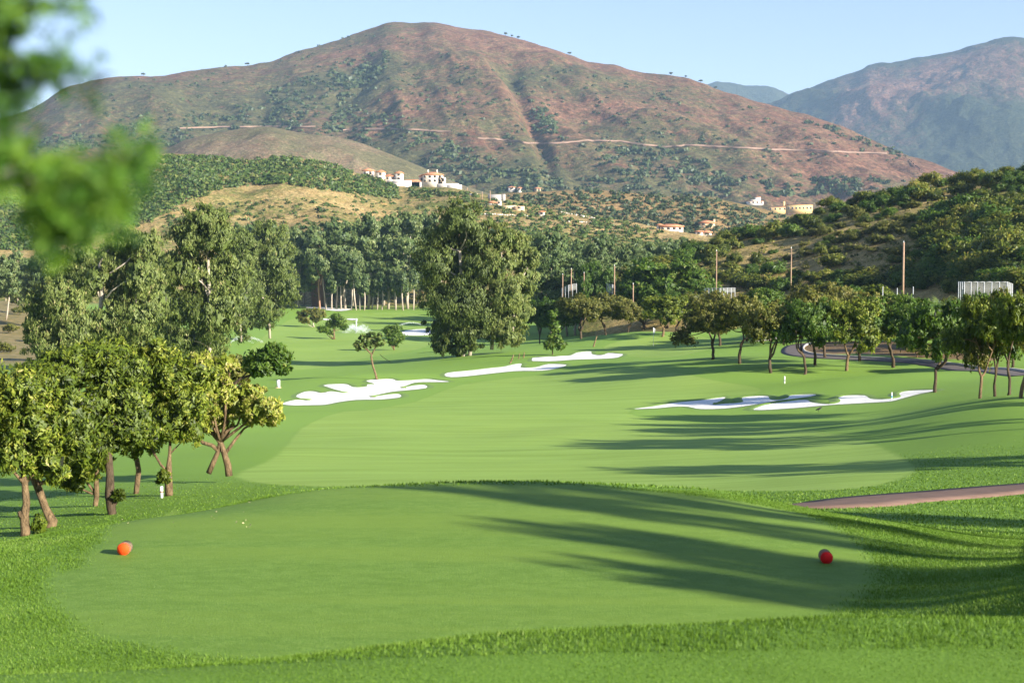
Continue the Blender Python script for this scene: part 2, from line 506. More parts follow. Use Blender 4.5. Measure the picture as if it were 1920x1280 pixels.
# ground mesh -----------------------------------------------------------------
us = np.linspace(-0.43, 0.43, 540)
ext = np.array([0.6, 1.4, 2.5, 4, 6, 9, 13, 18, 25, 35, 50, 80, 130, 250, 500, 1200, 3000])
ys = np.concatenate([[-60, -40, -25, -15, -8, -3, 0, 2, 3.2], np.exp(np.linspace(math.log(4), math.log(500), 430)), [540, 600, 700, 850, 1100, 1500, 2200, 3500, 6000, 9000, 14000]])
rows = []
for y in ys:
    Y = max(y, 2.0)
    mid = us * Y
    rows.append(np.concatenate([mid[0] - ext[::-1], mid, mid[-1] + ext]))
GX = np.array(rows); GY = np.repeat(ys[:, None], GX.shape[1], 1)
GZ = ground_z(GX, GY)
mow = np.maximum.reduce([sdf(GX, GY, TEE_P), sdf(GX, GY, FAIR_P), sdf(GX, GY, GREEN_P), sdf(GX, GY, VALLEY_P)])
sands = np.maximum.reduce([sdf(GX, GY, p) for p in SAND_P])
GZ = GZ - 0.20 * sstep(-0.1, 0.8, sands)
dirt = np.maximum(sdf(GX, GY, DIRT_P), 0 * GX - 50)
px_, py_ = GX / np.maximum(GY, 2) * FPX + 960, GY
dry = sstep(120, 60, px_) * sstep(150, 190, GY)
dry = np.maximum(dry, sstep(430, 520, GY))
dry = np.maximum(dry, sstep(-0.4, 0.4, dirt) * 2)
dry = np.maximum(dry, sstep(196, 215, GY) * sstep(1150, 1250, px_))
nr, nc = GX.shape
idx = np.arange(nr * nc).reshape(nr, nc)
quads = np.stack([idx[:-1, :-1], idx[:-1, 1:], idx[1:, 1:], idx[1:, :-1]], -1).reshape(-1, 4)
teeA = sdf(GX, GY, TEE_P)

m, nt, b = new_mat('turf')
pos = geo_pos(nt)
mown = maprange(nt, mathn(nt, 'ADD', attr(nt, 'mow'), mathn(nt, 'MULTIPLY', mathn(nt, 'SUBTRACT', noise_node(nt, 7, 3, 0.6, pos).outputs[0], 0.5), 0.4)), -0.20, 0.20)
fine = noise_node(nt, 55, 4, 0.75, pos)
mid = noise_node(nt, 1.7, 5, 0.6, pos)
stretch = noise_node(nt, 1.0, 5, 0.6, geo_pos(nt, (0.10, 1.3, 1)), 0.5)
big = noise_node(nt, 0.05, 4, 0.6, pos)
rough_c = ramp(nt, fine.outputs[0], [(0.25, (0.064, 0.132, 0.010)), (0.5, (0.118, 0.220, 0.024)), (0.75, (0.190, 0.300, 0.050))])
rough_c = mixc(nt, maprange(nt, mid.outputs[0], 0.35, 0.7, 0, 0.35), rough_c, (0.090, 0.160, 0.014))
far_y = nt.nodes.new('ShaderNodeSeparateXYZ'); nt.links.new(pos, far_y.inputs[0])
tee_c = ramp(nt, fine.outputs[0], [(0.3, (0.072, 0.150, 0.018)), (0.5, (0.130, 0.225, 0.034)), (0.7, (0.200, 0.295, 0.060))])
fair_c = (0.238, 0.358, 0.072)
patch = noise_node(nt, 9.0, 6, 0.7, geo_pos(nt, (0.55, 1, 1)), 0.5)
tee_c = mixc(nt, maprange(nt, patch.outputs[0], 0.38, 0.62, 0.0, 0.6), tee_c, (0.088, 0.165, 0.018))
fair_v = mixc(nt, maprange(nt, patch.outputs[0], 0.4, 0.7, 0.0, 0.35), fair_c, (0.205, 0.300, 0.050))
mown_c = mixc(nt, maprange(nt, far_y.outputs[1], 18, 34), tee_c, fair_v)
mown_c = mixc(nt, maprange(nt, stretch.outputs[0], 0.35, 0.68, 0, 0.62), mown_c, (0.160, 0.245, 0.034))
mown_c = mixc(nt, maprange(nt, big.outputs[0], 0.4, 0.7, 0, 0.4), mown_c, (0.270, 0.370, 0.078))
gc = mixc(nt, mown, rough_c, mown_c)
rc_far = mixc(nt, maprange(nt, far_y.outputs[1], 30, 70, 0, 0.80), gc, (0.200, 0.322, 0.055))
gc = mixc(nt, mown, rc_far, gc)
dn = noise_node(nt, 0.6, 8, 0.72, pos)
dry_c = ramp(nt, dn.outputs[0], [(0.3, (0.07, 0.09, 0.02)), (0.48, (0.20, 0.16, 0.06)), (0.7, (0.33, 0.24, 0.12))])
dryv = attr(nt, 'dry')
gc = mixc(nt, maprange(nt, dryv, 0, 1, 0, 1, False), gc, dry_c)
soil = ramp(nt, dn.outputs[0], [(0.3, (0.10, 0.065, 0.030)), (0.6, (0.19, 0.125, 0.06)), (0.8, (0.30, 0.22, 0.13))])
gc = mixc(nt, maprange(nt, dryv, 1.2, 1.9), gc, soil)
nt.links.new(gc, b.inputs['Base Color'])
b.inputs['Roughness'].default_value = 0.75
b.inputs['Specular IOR Level'].default_value = 0.12
bump(nt, mathn(nt, 'ADD', fine.outputs[0], mathn(nt, 'MULTIPLY', mid.outputs[0], 0.6)), b, 0.35, 0.03)
M['turf'] = m
gme = mesh_np('ground', np.stack([GX, GY, GZ], -1).reshape(-1, 3), [quads], m, True, vert_attr={'mow': mow.ravel(), 'dry': dry.ravel()})
link('ground', gme, kind='structure')

# sand bunkers -----------------------------------------------------------------
m, nt, b = new_mat('white_sand')
pos = geo_pos(nt)
n1 = noise_node(nt, 2.2, 6, 0.65, pos); n2 = noise_node(nt, 60, 3, 0.7, pos)
nt.links.new(ramp(nt, n1.outputs[0], [(0.3, (0.66, 0.63, 0.56)), (0.6, (0.82, 0.80, 0.75))]), b.inputs['Base Color'])
b.inputs['Roughness'].default_value = 0.9
bump(nt, mathn(nt, 'ADD', n1.outputs[0], mathn(nt, 'MULTIPLY', n2.outputs[0], 0.2)), b, 0.5, 0.12)
M['sand'] = m
m, nt, b = new_mat('bunker_lip_turf')
pos = geo_pos(nt)
nt.links.new(ramp(nt, noise_node(nt, 9, 4, 0.7, pos).outputs[0], [(0.3, (0.085, 0.150, 0.016)), (0.7, (0.165, 0.270, 0.040))]), b.inputs['Base Color'])
b.inputs['Roughness'].default_value = 0.8
M['lip'] = m
import bmesh
for si, P in enumerate(SAND_P):
    bm = bmesh.new()
    vs = [bm.verts.new((q[0], q[1], 0)) for q in P]
    es = [bm.edges.new((vs[i], vs[(i + 1) % len(vs)])) for i in range(len(vs))]
    bmesh.ops.triangle_fill(bm, use_beauty=True, use_dissolve=False, edges=es)
    big_e = [e for e in bm.edges if e.calc_length() > 1.2 and not e.is_boundary]
    for _ in range(2):
        big_e = [e for e in bm.edges if e.calc_length() > 1.0]
        if big_e: bmesh.ops.subdivide_edges(bm, edges=big_e, cuts=1)
    bmesh.ops.triangulate(bm, faces=bm.faces)
    co = np.array([v.co[:] for v in bm.verts])
    d = np.maximum(sdf(co[:, 0], co[:, 1], P), 0)
    z = ground_z(co[:, 0], co[:, 1]) + 0.03 - 0.05 * sstep(0.05, 0.9, d) + 0.05 * fbm(co[:, 0] / 1.3, co[:, 1] / 1.3, 3, 5) * sstep(0, 0.5, d)
    for v, zz in zip(bm.verts, z): v.co.z = zz
    for f in bm.faces: f.smooth = True
    me = bpy.data.meshes.new('sand_bunker'); bm.to_mesh(me); bm.free(); me.materials.append(M['sand'])
    bo = link('sand_bunker', me, kind='structure')
    # turf lip rolling over the far rim
    if si < 5 or si == 9:
        g = Geo(); n = len(P)
        area = 0.5 * sum(P[i][0] * P[(i + 1) % n][1] - P[(i + 1) % n][0] * P[i][1] for i in range(n))
        sg = 1 if area > 0 else -1
        nv = []
        for i in range(n):
            t = P[(i + 1) % n] - P[i - 1]; t = t / (np.linalg.norm(t) + 1e-9)
            o = np.array([t[1], -t[0]]) * sg          # outward
            up = max(0.0, o[1]) ** 0.5 * 0.10 + 0.02
            prof = [(-0.10, 0.0), (0.03, up * 0.8), (0.28, up), (0.9, -0.03)]
            for dd, hz in prof:
                q = P[i] + o * dd
                nv.append((q[0], q[1], float(ground_z(q[0], q[1])) + (hz if dd < 0.5 else -0.05) * (0.85 + 0.3 * rnd.random())))
        f = []
        for i in range(n):
            k = (i + 1) % n
            for c in range(3):
                f.append((i * 4 + c, k * 4 + c, k * 4 + c + 1, i * 4 + c + 1))
        g.add(nv, None, f)
        link('turf_lip', g.mesh('turf_lip', M['lip'], True), parent=bo)

# cart paths ---------------------------------------------------------------------
M['path'] = plain_mat('path_concrete', (0.155, 0.098, 0.074), 0.85, 0.18, 3, 0.2, 0.01)
M['kerb'] = plain_mat('kerb_concrete', (0.42, 0.38, 0.34), 0.85, 0.15, 3, 0.2)
M['asphalt'] = plain_mat('path_asphalt', (0.13, 0.11, 0.10), 0.85, 0.15, 2, 0.2)
def ribbon(name, centre, width, mat, lift=0.03, kerb=None, n=8):
    c = np.array(centre); out = []
    for i in range(len(c) - 1):
        p0 = c[max(i - 1, 0)]; p1 = c[i]; p2 = c[i + 1]; p3 = c[min(i + 2, len(c) - 1)]
        for k in range(n):
            t = k / n
            out.append(0.5 * (2 * p1 + (p2 - p0) * t + (2 * p0 - 5 * p1 + 4 * p2 - p3) * t * t + (3 * p1 - p0 - 3 * p2 + p3) * t ** 3))
    out.append(c[-1]); out = np.array(out)
    tg = np.gradient(out, axis=0); tg /= np.linalg.norm(tg, axis=1)[:, None] + 1e-9
    nn = np.stack([-tg[:, 1], tg[:, 0]], 1)
    def strip(offs):
        V = []
        for o, dz in offs:
            q = out + nn * o
            V.append(np.column_stack([q, ground_z(q[:, 0], q[:, 1]) + dz]))
        m_ = len(out); V = np.concatenate(V); F = []
        for a in range(len(offs) - 1):
            for i in range(m_ - 1):
                F.append((a * m_ + i, a * m_ + i + 1, (a + 1) * m_ + i + 1, (a + 1) * m_ + i))
        return V, F
    V, F = strip([(-width / 2 - 0.12, -0.45), (-width / 2, lift), (-width / 4, lift + 0.01), (0, lift + 0.02), (width / 4, lift + 0.01), (width / 2, lift), (width / 2 + 0.12, -0.45)])
    o = link(name, Geo().add(V, None, F).mesh(name, mat, False), kind='structure')
    if kerb:
        for s in kerb:
            V, F = strip([(s * (width / 2 + 0.0), 0.0), (s * (width / 2 + 0.0), 0.16), (s * (width / 2 + 0.16), 0.165), (s * (width / 2 + 0.16), -0.1)])
            link('kerb', Geo().add(V, None, F).mesh('kerb', M['kerb']), parent=o)
    return o
near_c = [hit(a, b, 21)[:2] for a, b in [(1535, 948), (1640, 938), (1780, 928), (1925, 915)]]
near_c.insert(0, near_c[0] + np.array([-3.0, 0.9]))
near_c += [near_c[-1] + np.array([4.0, 1.2]), near_c[-1] + np.array([9.0, 3.5])]
ribbon('cart_path', near_c, 2.1, M['path'])
ribbon('cart_path', [hit(a, b, 60)[:2] for a, b in [(1545, 643), (1505, 645), (1486, 653), (1492, 663), (1530, 669), (1620, 674), (1700, 678), (1760, 685), (1830, 694), (1925, 704)]], 2.0, M['asphalt'], kerb=[1])
ribbon('cart_path', [hit(a, b, 120)[:2] for a, b in [(1150, 608), (1200, 607), (1290, 608), (1330, 611)]], 2.6, M['asphalt'])
ribbon('cart_path', [hit(a, b, 100)[:2] for a, b in [(1410, 640), (1440, 637), (1470, 630), (1500, 622)]], 1.6, M['kerb'])

# ------------------------------------------------------------------ hills and mountains
class Hill:
    def __init__(s, name, crest, yb, yc, zb, mat, nu=300, nt_=90, gpow=1.5, back=0.35, disp=None, pxr=None, attrs=None):
        cr = np.array(crest, float)
        x0, x1 = (cr[0, 0], cr[-1, 0]) if pxr is None else pxr
        s.px = np.linspace(x0, x1, nu)
        mm = pchip_slopes(cr[:, 0], cr[:, 1])
        i = np.clip(np.searchsorted(cr[:, 0], s.px) - 1, 0, len(cr) - 2)
        h = cr[i + 1, 0] - cr[i, 0]; t = (s.px - cr[i, 0]) / h
        s.cy = hermite(t, cr[i, 1], cr[i + 1, 1], mm[i], mm[i + 1], h)
        s.t = np.concatenate([np.linspace(0, 1, nt_), 1 + np.linspace(0, back, 10)[1:]])
        YB = np.interp(s.px, *zip(*yb)) if hasattr(yb, '__len__') else np.full(nu, yb, float)
        YC = np.interp(s.px, *zip(*yc)) if hasattr(yc, '__len__') else np.full(nu, yc, float)
        ZB = np.interp(s.px, *zip(*zb)) if hasattr(zb, '__len__') else np.full(nu, zb, float)
        U = u_of(s.px, s.cy)
        T, _ = np.meshgrid(s.t, s.px, indexing='ij')
        Yv = YB + (YC - YB) * T
        ZC = slope_of(s.cy) * YC
        tt = np.clip(T, 0, 1)
        Z = ZB + (ZC - ZB) * (1 - (1 - tt) ** gpow)
        Z = Z - np.clip(T - 1, 0, 9) ** 1.4 * (ZC - ZB) * 1.8
        X = U * Yv
        if disp is not None: Z = Z + disp(X, Yv, tt, s.px[None, :] + 0 * T)
        s.X, s.Y, s.Z = X, Yv, Z
        nr, nc = X.shape
        idx = np.arange(nr * nc).reshape(nr, nc)
        q = np.stack([idx[:-1, :-1], idx[:-1, 1:], idx[1:, 1:], idx[1:, :-1]], -1).reshape(-1, 4)
        va = {k: f(s).ravel() for k, f in (attrs or {}).items()}
        me = mesh_np(name, np.stack([X, Yv, Z], -1).reshape(-1, 3), [q], mat, True, vert_attr=va)
        s.obj = link(name, me, kind='structure')
        p = np.stack([X, Yv, Z], -1).reshape(-1, 3)
        s.py = to_px(p)[1].reshape(nr, nc)
    def at(s, px, py):
        """first surface point of this slope on the line of sight"""
        j = int(np.clip(np.searchsorted(s.px, px), 1, len(s.px) - 1))
        col = s.py[:, j]
        k = np.nonzero(col <= py)[0]
        if len(k) == 0: return None
        k = k[0]
        if k == 0: k = 1
        f = (col[k - 1] - py) / (col[k - 1] - col[k] + 1e-9); f = min(max(f, 0), 1)
        return np.array([s.X[k - 1, j] + f * (s.X[k, j] - s.X[k - 1, j]), s.Y[k - 1, j] + f * (s.Y[k, j] - s.Y[k - 1, j]), s.Z[k - 1, j] + f * (s.Z[k, j] - s.Z[k - 1, j])])

def rock_mat(name, soil, pale, green, dark, s1, s2, gbias=0.5, bdist=6.0):
    m, nt, b = new_mat(name)
    pos = geo_pos(nt)
    big = noise_node(nt, s1, 6, 0.62, pos, 0.8)
    fine = noise_node(nt, s2, 7, 0.72, pos)
    speck = noise_node(nt, s2 * 3.1, 4, 0.7, pos)
    c1 = ramp(nt, fine.outputs[0], [(0.35, soil), (0.62, pale)])
    c2 = ramp(nt, fine.outputs[0], [(0.35, dark), (0.6, green)])
    mask = mathn(nt, 'ADD', mathn(nt, 'MULTIPLY', big.outputs[0], 0.75), mathn(nt, 'MULTIPLY', fine.outputs[0], 0.35))
    mask = mathn(nt, 'ADD', mask, mathn(nt, 'MULTIPLY', mathn(nt, 'SUBTRACT', speck.outputs[0], 0.5), 0.5))
    g = nt.nodes.new('ShaderNodeAttribute'); g.attribute_name = 'green'
    mask = mathn(nt, 'ADD', mask, g.outputs['Fac'])
    f = maprange(nt, mask, gbias - 0.10, gbias + 0.13)
    c = mixc(nt, f, c1, c2)
    c = mixc(nt, maprange(nt, speck.outputs[0], 0.60, 0.72, 0, 0.6), c, dark)
    grain = noise_node(nt, s2 * 5.5, 5, 0.8, pos)
    c = mixc(nt, 1.0, c, ramp(nt, grain.outputs[0], [(0.33, (0.42, 0.42, 0.45)), (0.5, (0.95, 0.95, 0.95)), (0.66, (1.75, 1.65, 1.55))]), 'MULTIPLY')
    vein = noise_node(nt, s2 * 0.8, 6, 0.7, pos, 1.5)
    c = mixc(nt, maprange(nt, mathn(nt, 'ABSOLUTE', mathn(nt, 'SUBTRACT', vein.outputs[0], 0.5)), 0.0, 0.035, 0.55, 0.0), c, dark)
    nt.links.new(c, b.inputs['Base Color'])
    b.inputs['Roughness'].default_value = 0.95
    b.inputs['Specular IOR Level'].default_value = 0.05
    bump(nt, mathn(nt, 'ADD', fine.outputs[0], mathn(nt, 'MULTIPLY', speck.outputs[0], 0.5)), b, 0.9, bdist)
    return m

M['mountain'] = rock_mat('mountain_rock', (0.135, 0.062, 0.040), (0.240, 0.132, 0.084), (0.112, 0.106, 0.046), (0.054, 0.058, 0.028), 0.0030, 0.030, 0.50, 7.0)
M['far_mountain'] = rock_mat('far_mountain_rock', (0.130, 0.058, 0.040), (0.215, 0.120, 0.085), (0.050, 0.058, 0.028), (0.028, 0.038, 0.020), 0.0012, 0.022, 0.43, 22.0)
M['foothill'] = rock_mat('foothill_scrub', (0.18, 0.115, 0.072), (0.28, 0.205, 0.140), (0.155, 0.142, 0.075), (0.090, 0.088, 0.046), 0.008, 0.08, 0.50, 2.0)
M['dry_hill'] = rock_mat('dry_grass_hill', (0.26, 0.175, 0.070), (0.42, 0.31, 0.15), (0.13, 0.145, 0.040), (0.075, 0.090, 0.022), 0.014, 0.16, 0.56, 0.8)
M['brown_hill'] = rock_mat('brown_grass_hill', (0.24, 0.145, 0.060), (0.36, 0.245, 0.12), (0.13, 0.120, 0.045), (0.07, 0.075, 0.025), 0.010, 0.12, 0.58, 1.0)
M['right_hill'] = rock_mat('right_dry_hill', (0.26, 0.19, 0.07), (0.44, 0.32, 0.145), (0.15, 0.165, 0.035), (0.08, 0.10, 0.018), 0.03, 0.6, 0.58, 0.3)

def d_far(X, Y, t, px):
    w = np.sin(np.pi * np.clip(t, 0, 1)) ** 0.8
    return w * (150 * (ridged(X / 900 + Y / 1500, Y / 2600, 5, 40, 0.5) - 0.75) + 90 * (ridged(X / 260 + Y / 700, Y / 500, 5, 41) - 0.7) + 40 * (fbm(X / 60, Y / 60, 3, 46) - .5)) + (1 - w) * 34 * (fbm(X / 110, Y * 0 + 3, 5, 44) - 0.5)
far_hill = Hill('far_mountain', [(1200, 215), (1290, 178), (1322, 158), (1345, 149), (1380, 156), (1420, 163), (1450, 163), (1482, 176), (1560, 215), (1700, 260)], 6300, 7000, 200, M['far_mountain'], 160, 60, 1.6, 0.3, d_far)
M2 = Hill('far_mountain', [(1380, 230), (1440, 192), (1488, 172), (1540, 158), (1600, 136), (1632, 118), (1690, 109), (1750, 101), (1800, 90), (1840, 81), (1885, 74), (1930, 76), (2000, 70), (2200, 60), (2500, 90)], 3900, [(1400, 5600), (1900, 5000), (2500, 5000)], 60, M['far_mountain'], 340, 170, 1.35, 0.3, d_far,
          attrs={'green': lambda s: -0.16 * sstep(0.45, 0.62, s.t)[:, None] * sstep(0.99, 0.86, s.t)[:, None] * (sstep(1540, 1600, s.px) * sstep(2100, 1900, s.px))[None, :] + 0.03 + 0 * s.X})
def d_mtn(X, Y, t, px):
    w = np.sin(np.pi * np.clip(t, 0, 1)) ** 0.75
    sp = ridged(X / 430 + 0.55 * t + 0.3, t * 0.9 + X / 1600, 5, 21, 0.5) - 0.72
    rav = 0.7 * np.exp(-((px - (975 + 55 * (1 - t) + 26 * np.sin(t * 7)) - 20 * (fbm(t * 6, t * 0, 3, 3) - .5)) / (12 + 10 * t)) ** 2) * sstep(0.95, 0.6, t) + 0.5 * np.exp(-((px - (640 + 60 * t)) / 22) ** 2) * sstep(0.45, 0.7, t)
    return w * (66 * sp + 24 * (ridged(X / 150 + t * 1.3, t * 2.2 + X / 900, 4, 27) - 0.7) + 26 * (fbm(X / 70, Y / 90, 4, 23) - 0.5) - 20 * rav) + (1 - w) * 9 * (fbm(X / 45, Y * 0 + 1, 5, 24) - 0.5)
MT = Hill('mountain', [(-260, 290), (-60, 240), (70, 196), (130, 163), (220, 146), (270, 143), (330, 138), (420, 128), (500, 118), (560, 94), (640, 74), (700, 51), (750, 42), (800, 41), (860, 50), (920, 62), (990, 79), (1060, 101), (1130, 119), (1190, 133), (1280, 146), (1360, 171), (1450, 196), (1520, 216), (1600, 248), (1680, 281), (1760, 311), (1850, 337), (1950, 362), (2200, 420)],
          1350, [(-260, 2100), (500, 2500), (780, 2700), (1300, 2300), (2000, 1800)], 0, M['mountain'], 620, 260, 1.12, 0.3, d_mtn,
          attrs={'green': lambda s: 0.10 * sstep(0.45, 0.12, s.t[:, None] + 0 * s.X) - 0.05 * sstep(700, 900, s.px)[None, :] * (s.t[:, None] > 0) + 0.04 * sstep(1500, 1300, s.px)[None, :] * 0})
def d_foot(X, Y, t, px):
    w = np.sin(np.pi * np.clip(t, 0, 1)) ** 0.8
    return w * (26 * (ridged(X / 170, t * 1.3, 4, 31) - 0.72) + 7 * (fbm(X / 30, Y / 30, 3, 32) - 0.5))
FH = Hill('foothill', [(-200, 330), (0, 318), (180, 305), (300, 285), (350, 262), (430, 246), (490, 238), (560, 250), (640, 260), (720, 285), (800, 318), (870, 348), (960, 375), (1060, 400)], 980, 1330, -10, M['foothill'], 260, 80, 1.4, 0.4, d_foot)
BH = Hill('brown_hill', [(820, 372), (930, 364), (1000, 360), (1080, 357), (1130, 357), (1190, 362), (1250, 368), (1310, 368), (1370, 378), (1430, 392), (1500, 410), (1570, 432), (1650, 455)], 720, 980, -12, M['brown_hill'], 260, 90, 1.6, 0.4,
          lambda X, Y, t, px: np.sin(np.pi * np.clip(t, 0, 1)) * (9 * (ridged(X / 70, t * 1.5, 4, 51) - 0.7) + 2.5 * (fbm(X / 12, Y / 12, 3, 52) - 0.5)))
def d_lh(X, Y, t, px):
    return np.sin(np.pi * np.clip(t, 0, 1)) ** 0.8 * (10 * (fbm(X / 60, Y / 60, 4, 61) - 0.5) + 2.0 * (fbm(X / 9, Y / 9, 3, 62) - 0.5)) + 0.8 * (fbm(X / 6, Y / 6, 2, 63) - 0.5)
LH = Hill('left_hill', [(-300, 330), (-100, 318), (60, 360), (180, 330), (250, 300), (300, 291), (380, 294), (460, 304), (530, 296), (600, 303), (660, 322), (700, 337), (760, 352), (830, 352), (880, 360), (950, 374), (1010, 388), (1080, 402), (1180, 416), (1250, 430), (1350, 450), (1450, 475)], 490, [(-300, 760), (700, 800), (1000, 720), (1450, 600)], -13, M['dry_hill'], 380, 120, 1.45, 0.35, d_lh)
def d_rh(X, Y, t, px):
    return np.sin(np.pi * np.clip(t, 0, 1)) * (2.4 * (fbm(X / 22, Y / 22, 4, 71) - 0.5) + 0.7 * (fbm(X / 4, Y / 4, 3, 72) - 0.5))
RH = Hill('right_hill', [(1090, 548), (1150, 522), (1190, 502), (1240, 484), (1300, 462), (1350, 448), (1420, 428), (1500, 408), (1560, 384), (1640, 368), (1700, 354), (1760, 346), (1820, 336), (1880, 322), (1940, 316), (2050, 300), (2250, 270), (2600, 250)],
          [(1090, 235), (1600, 205), (1920, 160), (2600, 140)], [(1090, 300), (1500, 320), (1920, 300), (2600, 290)], [(1090, -13.5), (1250, -12), (1600, -9), (1920, -8.0), (2600, -8)], M['right_hill'], 420, 130, 1.15, 0.4, d_rh)

# dirt track cut across the mountain
M['track'] = plain_mat('track_earth', (0.24, 0.155, 0.110), 0.9, 0.3, 0.05)
def track(pts, w):
    P = []
    dens = []
    for (a, b_) in zip(pts[:-1], pts[1:]):
        for k in range(8): dens.append((a[0] + (b_[0] - a[0]) * k / 8, a[1] + (b_[1] - a[1]) * k / 8 + rnd.uniform(-.5, .5)))
    for a in dens:
        q = MT.at(*a)
        if q is not None: P.append(q)
    P = np.array(P)
    if len(P) < 3: return
    n = len(P); wv = (w * (0.25 + 1.3 * rng.random(n) ** 1.5))[:, None]
    V = np.concatenate([P + wv * (0, -0.5, -0.25) + (0, 0, 1.2), P + (0, 0, 2.2), P + wv * (0, 1, 0) + (0, 0, 3.0)])
    F = [(r_ * n + i, r_ * n + i + 1, (r_ + 1) * n + i + 1, (r_ + 1) * n + i) for r_ in (0, 1) for i in range(n - 1)]
    link('dirt_track', Geo().add(V, None, F).mesh('dirt_track', M['track']), kind='structure')
track([(895, 262), (935, 264), (990, 271), (1040, 271), (1100, 266), (1160, 267), (1200, 273), (1250, 278), (1290, 274), (1360, 278), (1440, 282), (1530, 285), (1600, 288), (1670, 290)], 2.4)
track([(330, 243), (420, 240), (520, 240), (600, 240)], 2.2)
track([(640, 246), (720, 244), (790, 246), (850, 250)], 2.2)
track([(1695, 296), (1712, 310), (1735, 330)], 2)

# ------------------------------------------------------------------ foliage
def rand_unit(n):
    v = rng.normal(size=(n, 3)); return v / (np.linalg.norm(v, axis=1)[:, None] + 1e-9)

def leaf_quads(c, size, ratio=0.38, droop=0.5, svar=0.35):
    """rhombic leaves around the centres c"""
    n = len(c)
    d = rand_unit(n) + np.array([0, 0, -droop]); d /= np.linalg.norm(d, axis=1)[:, None] + 1e-9
    w = np.cross(d, rand_unit(n)); w /= np.linalg.norm(w, axis=1)[:, None] + 1e-9
    L = size * (1 + svar * (rng.random(n) * 2 - 1)) if np.isscalar(size) else size * (1 + svar * (rng.random(n) * 2 - 1))
    L = L[:, None]
    nrm = np.cross(d, w)
    a = c - d * L * 0.5; b = c + d * L * 0.5
    m1 = c + w * L * ratio * 0.5 + nrm * L * 0.06; m2 = c - w * L * ratio * 0.5 + nrm * L * 0.06
    v = np.stack([a, m1, b, m2], 1).reshape(-1, 3)
    f = np.arange(4 * n).reshape(n, 4)
    return v, f

def crown_points(lobes, n, clump=0.26, shell=(0.35, 1.0), core=0.12, perclump=26):
    """lobes: (cx,cy,cz,rx,ry,rz).  Returns leaf centres, tints, is_core"""
    lobes = np.asarray(lobes, float)
    vol = (lobes[:, 3] * lobes[:, 5]) ** 1.0; prob = vol / vol.sum()
    nm = max(4, int(n / perclump))
    li = rng.choice(len(lobes), nm, p=prob)
    d = rand_unit(nm)
    r = shell[0] + (shell[1] - shell[0]) * rng.random(nm) ** 0.55
    ce = lobes[li, :3] + d * lobes[li, 3:] * r[:, None]
    cr = lobes[li, 3:].min(axis=1) * clump * (0.6 + 0.9 * rng.random(nm))
    ct = rng.normal(0, 0.10, nm)
    k = rng.integers(0, nm, n)
    off = rng.normal(size=(n, 3)) * 0.55
    off[:, 2] *= 0.8
    p = ce[k] + off * cr[k][:, None]
    tint = 0.42 + ct[k] + rng.normal(0, 0.17, n)
    return p, tint

def crown_mesh(name, lobes, n, size, mat, ratio=0.38, droop=0.5, clump=0.26, shell=(0.35, 1.0), core=0.15, perclump=26, bias=0.0, gaps=None):
    p, t = crown_points(lobes, n, clump, shell, perclump=perclump)
    if gaps:
        keep = np.ones(len(p), bool)
        for (gx, gz, grx, grz) in gaps:      # bare windows in the near side of the crown where limbs show
            keep &= ~((((p[:, 0] - gx) / grx) ** 2 + ((p[:, 2] - gz) / grz) ** 2 < 1) & (p[:, 1] < 0.4) & (rng.random(len(p)) < 0.93))
        p = p[keep]; t = t[keep]
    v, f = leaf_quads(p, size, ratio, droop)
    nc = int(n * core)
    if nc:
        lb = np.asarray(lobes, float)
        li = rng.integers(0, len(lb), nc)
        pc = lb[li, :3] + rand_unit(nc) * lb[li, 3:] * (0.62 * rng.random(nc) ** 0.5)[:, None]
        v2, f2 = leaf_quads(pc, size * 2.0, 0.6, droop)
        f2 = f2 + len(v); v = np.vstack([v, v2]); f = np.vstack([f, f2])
        t = np.concatenate([t, np.full(nc, 0.2) + rng.normal(0, 0.1, nc)])  # inner leaves take a darker tint, painting the shade inside the crown
    lb = np.asarray(lobes, float)
    ctr = np.average(lb[:, :3], axis=0, weights=lb[:, 3]); ext_ = np.abs(lb[:, :3] - ctr).max(0) + lb[:, 3:].mean(0)
    cc = (v[0::4] + v[2::4]) * 0.5
    best = np.full(len(cc), 1e9); nv = np.zeros_like(cc)
    for L_ in lb:
        q = (cc - L_[:3]) / L_[3:]; dq = (q * q).sum(1); k_ = dq < best
        best[k_] = dq[k_]; nv[k_] = q[k_]
    nv /= np.linalg.norm(nv, axis=1)[:, None] + 1e-6
    nv = nv + 0.5 * (cc - ctr) / ext_ + np.array([0, 0, 0.25])
    nv /= np.linalg.norm(nv, axis=1)[:, None] + 1e-6
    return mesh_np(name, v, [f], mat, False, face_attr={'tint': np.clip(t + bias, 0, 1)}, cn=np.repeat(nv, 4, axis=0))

def trunk_mesh(name, lines, mat, n=7):
    g = Geo()
    for pts, rads in lines: g.tube(pts, rads, n, True, 0.12)
    return g.mesh(name, mat, True)

def bend(p0, p1, k=5, amp=0.06):
    p0 = np.array(p0, float); p1 = np.array(p1, float); L = np.linalg.norm(p1 - p0)
    o = rng.normal(size=3) * amp * L; q = []
    for i in range(k):
        t = i / (k - 1); q.append(p0 + (p1 - p0) * t + o * math.sin(math.pi * t) + rng.normal(size=3) * amp * 0.15 * L * (0 < i < k - 1))
    return np.array(q)

def put_tree(name, base, crown_me, trunk_me, label, cat='tree', group=None, rotz=0.0, scale=1.0):
    e = empty(name, base, label, cat, group, rotz)
    e.scale = scale if hasattr(scale, '__len__') else (scale,) * 3
    if crown_me: link('crown', crown_me, parent=e)
    if trunk_me: link('trunk', trunk_me, parent=e)
    return e

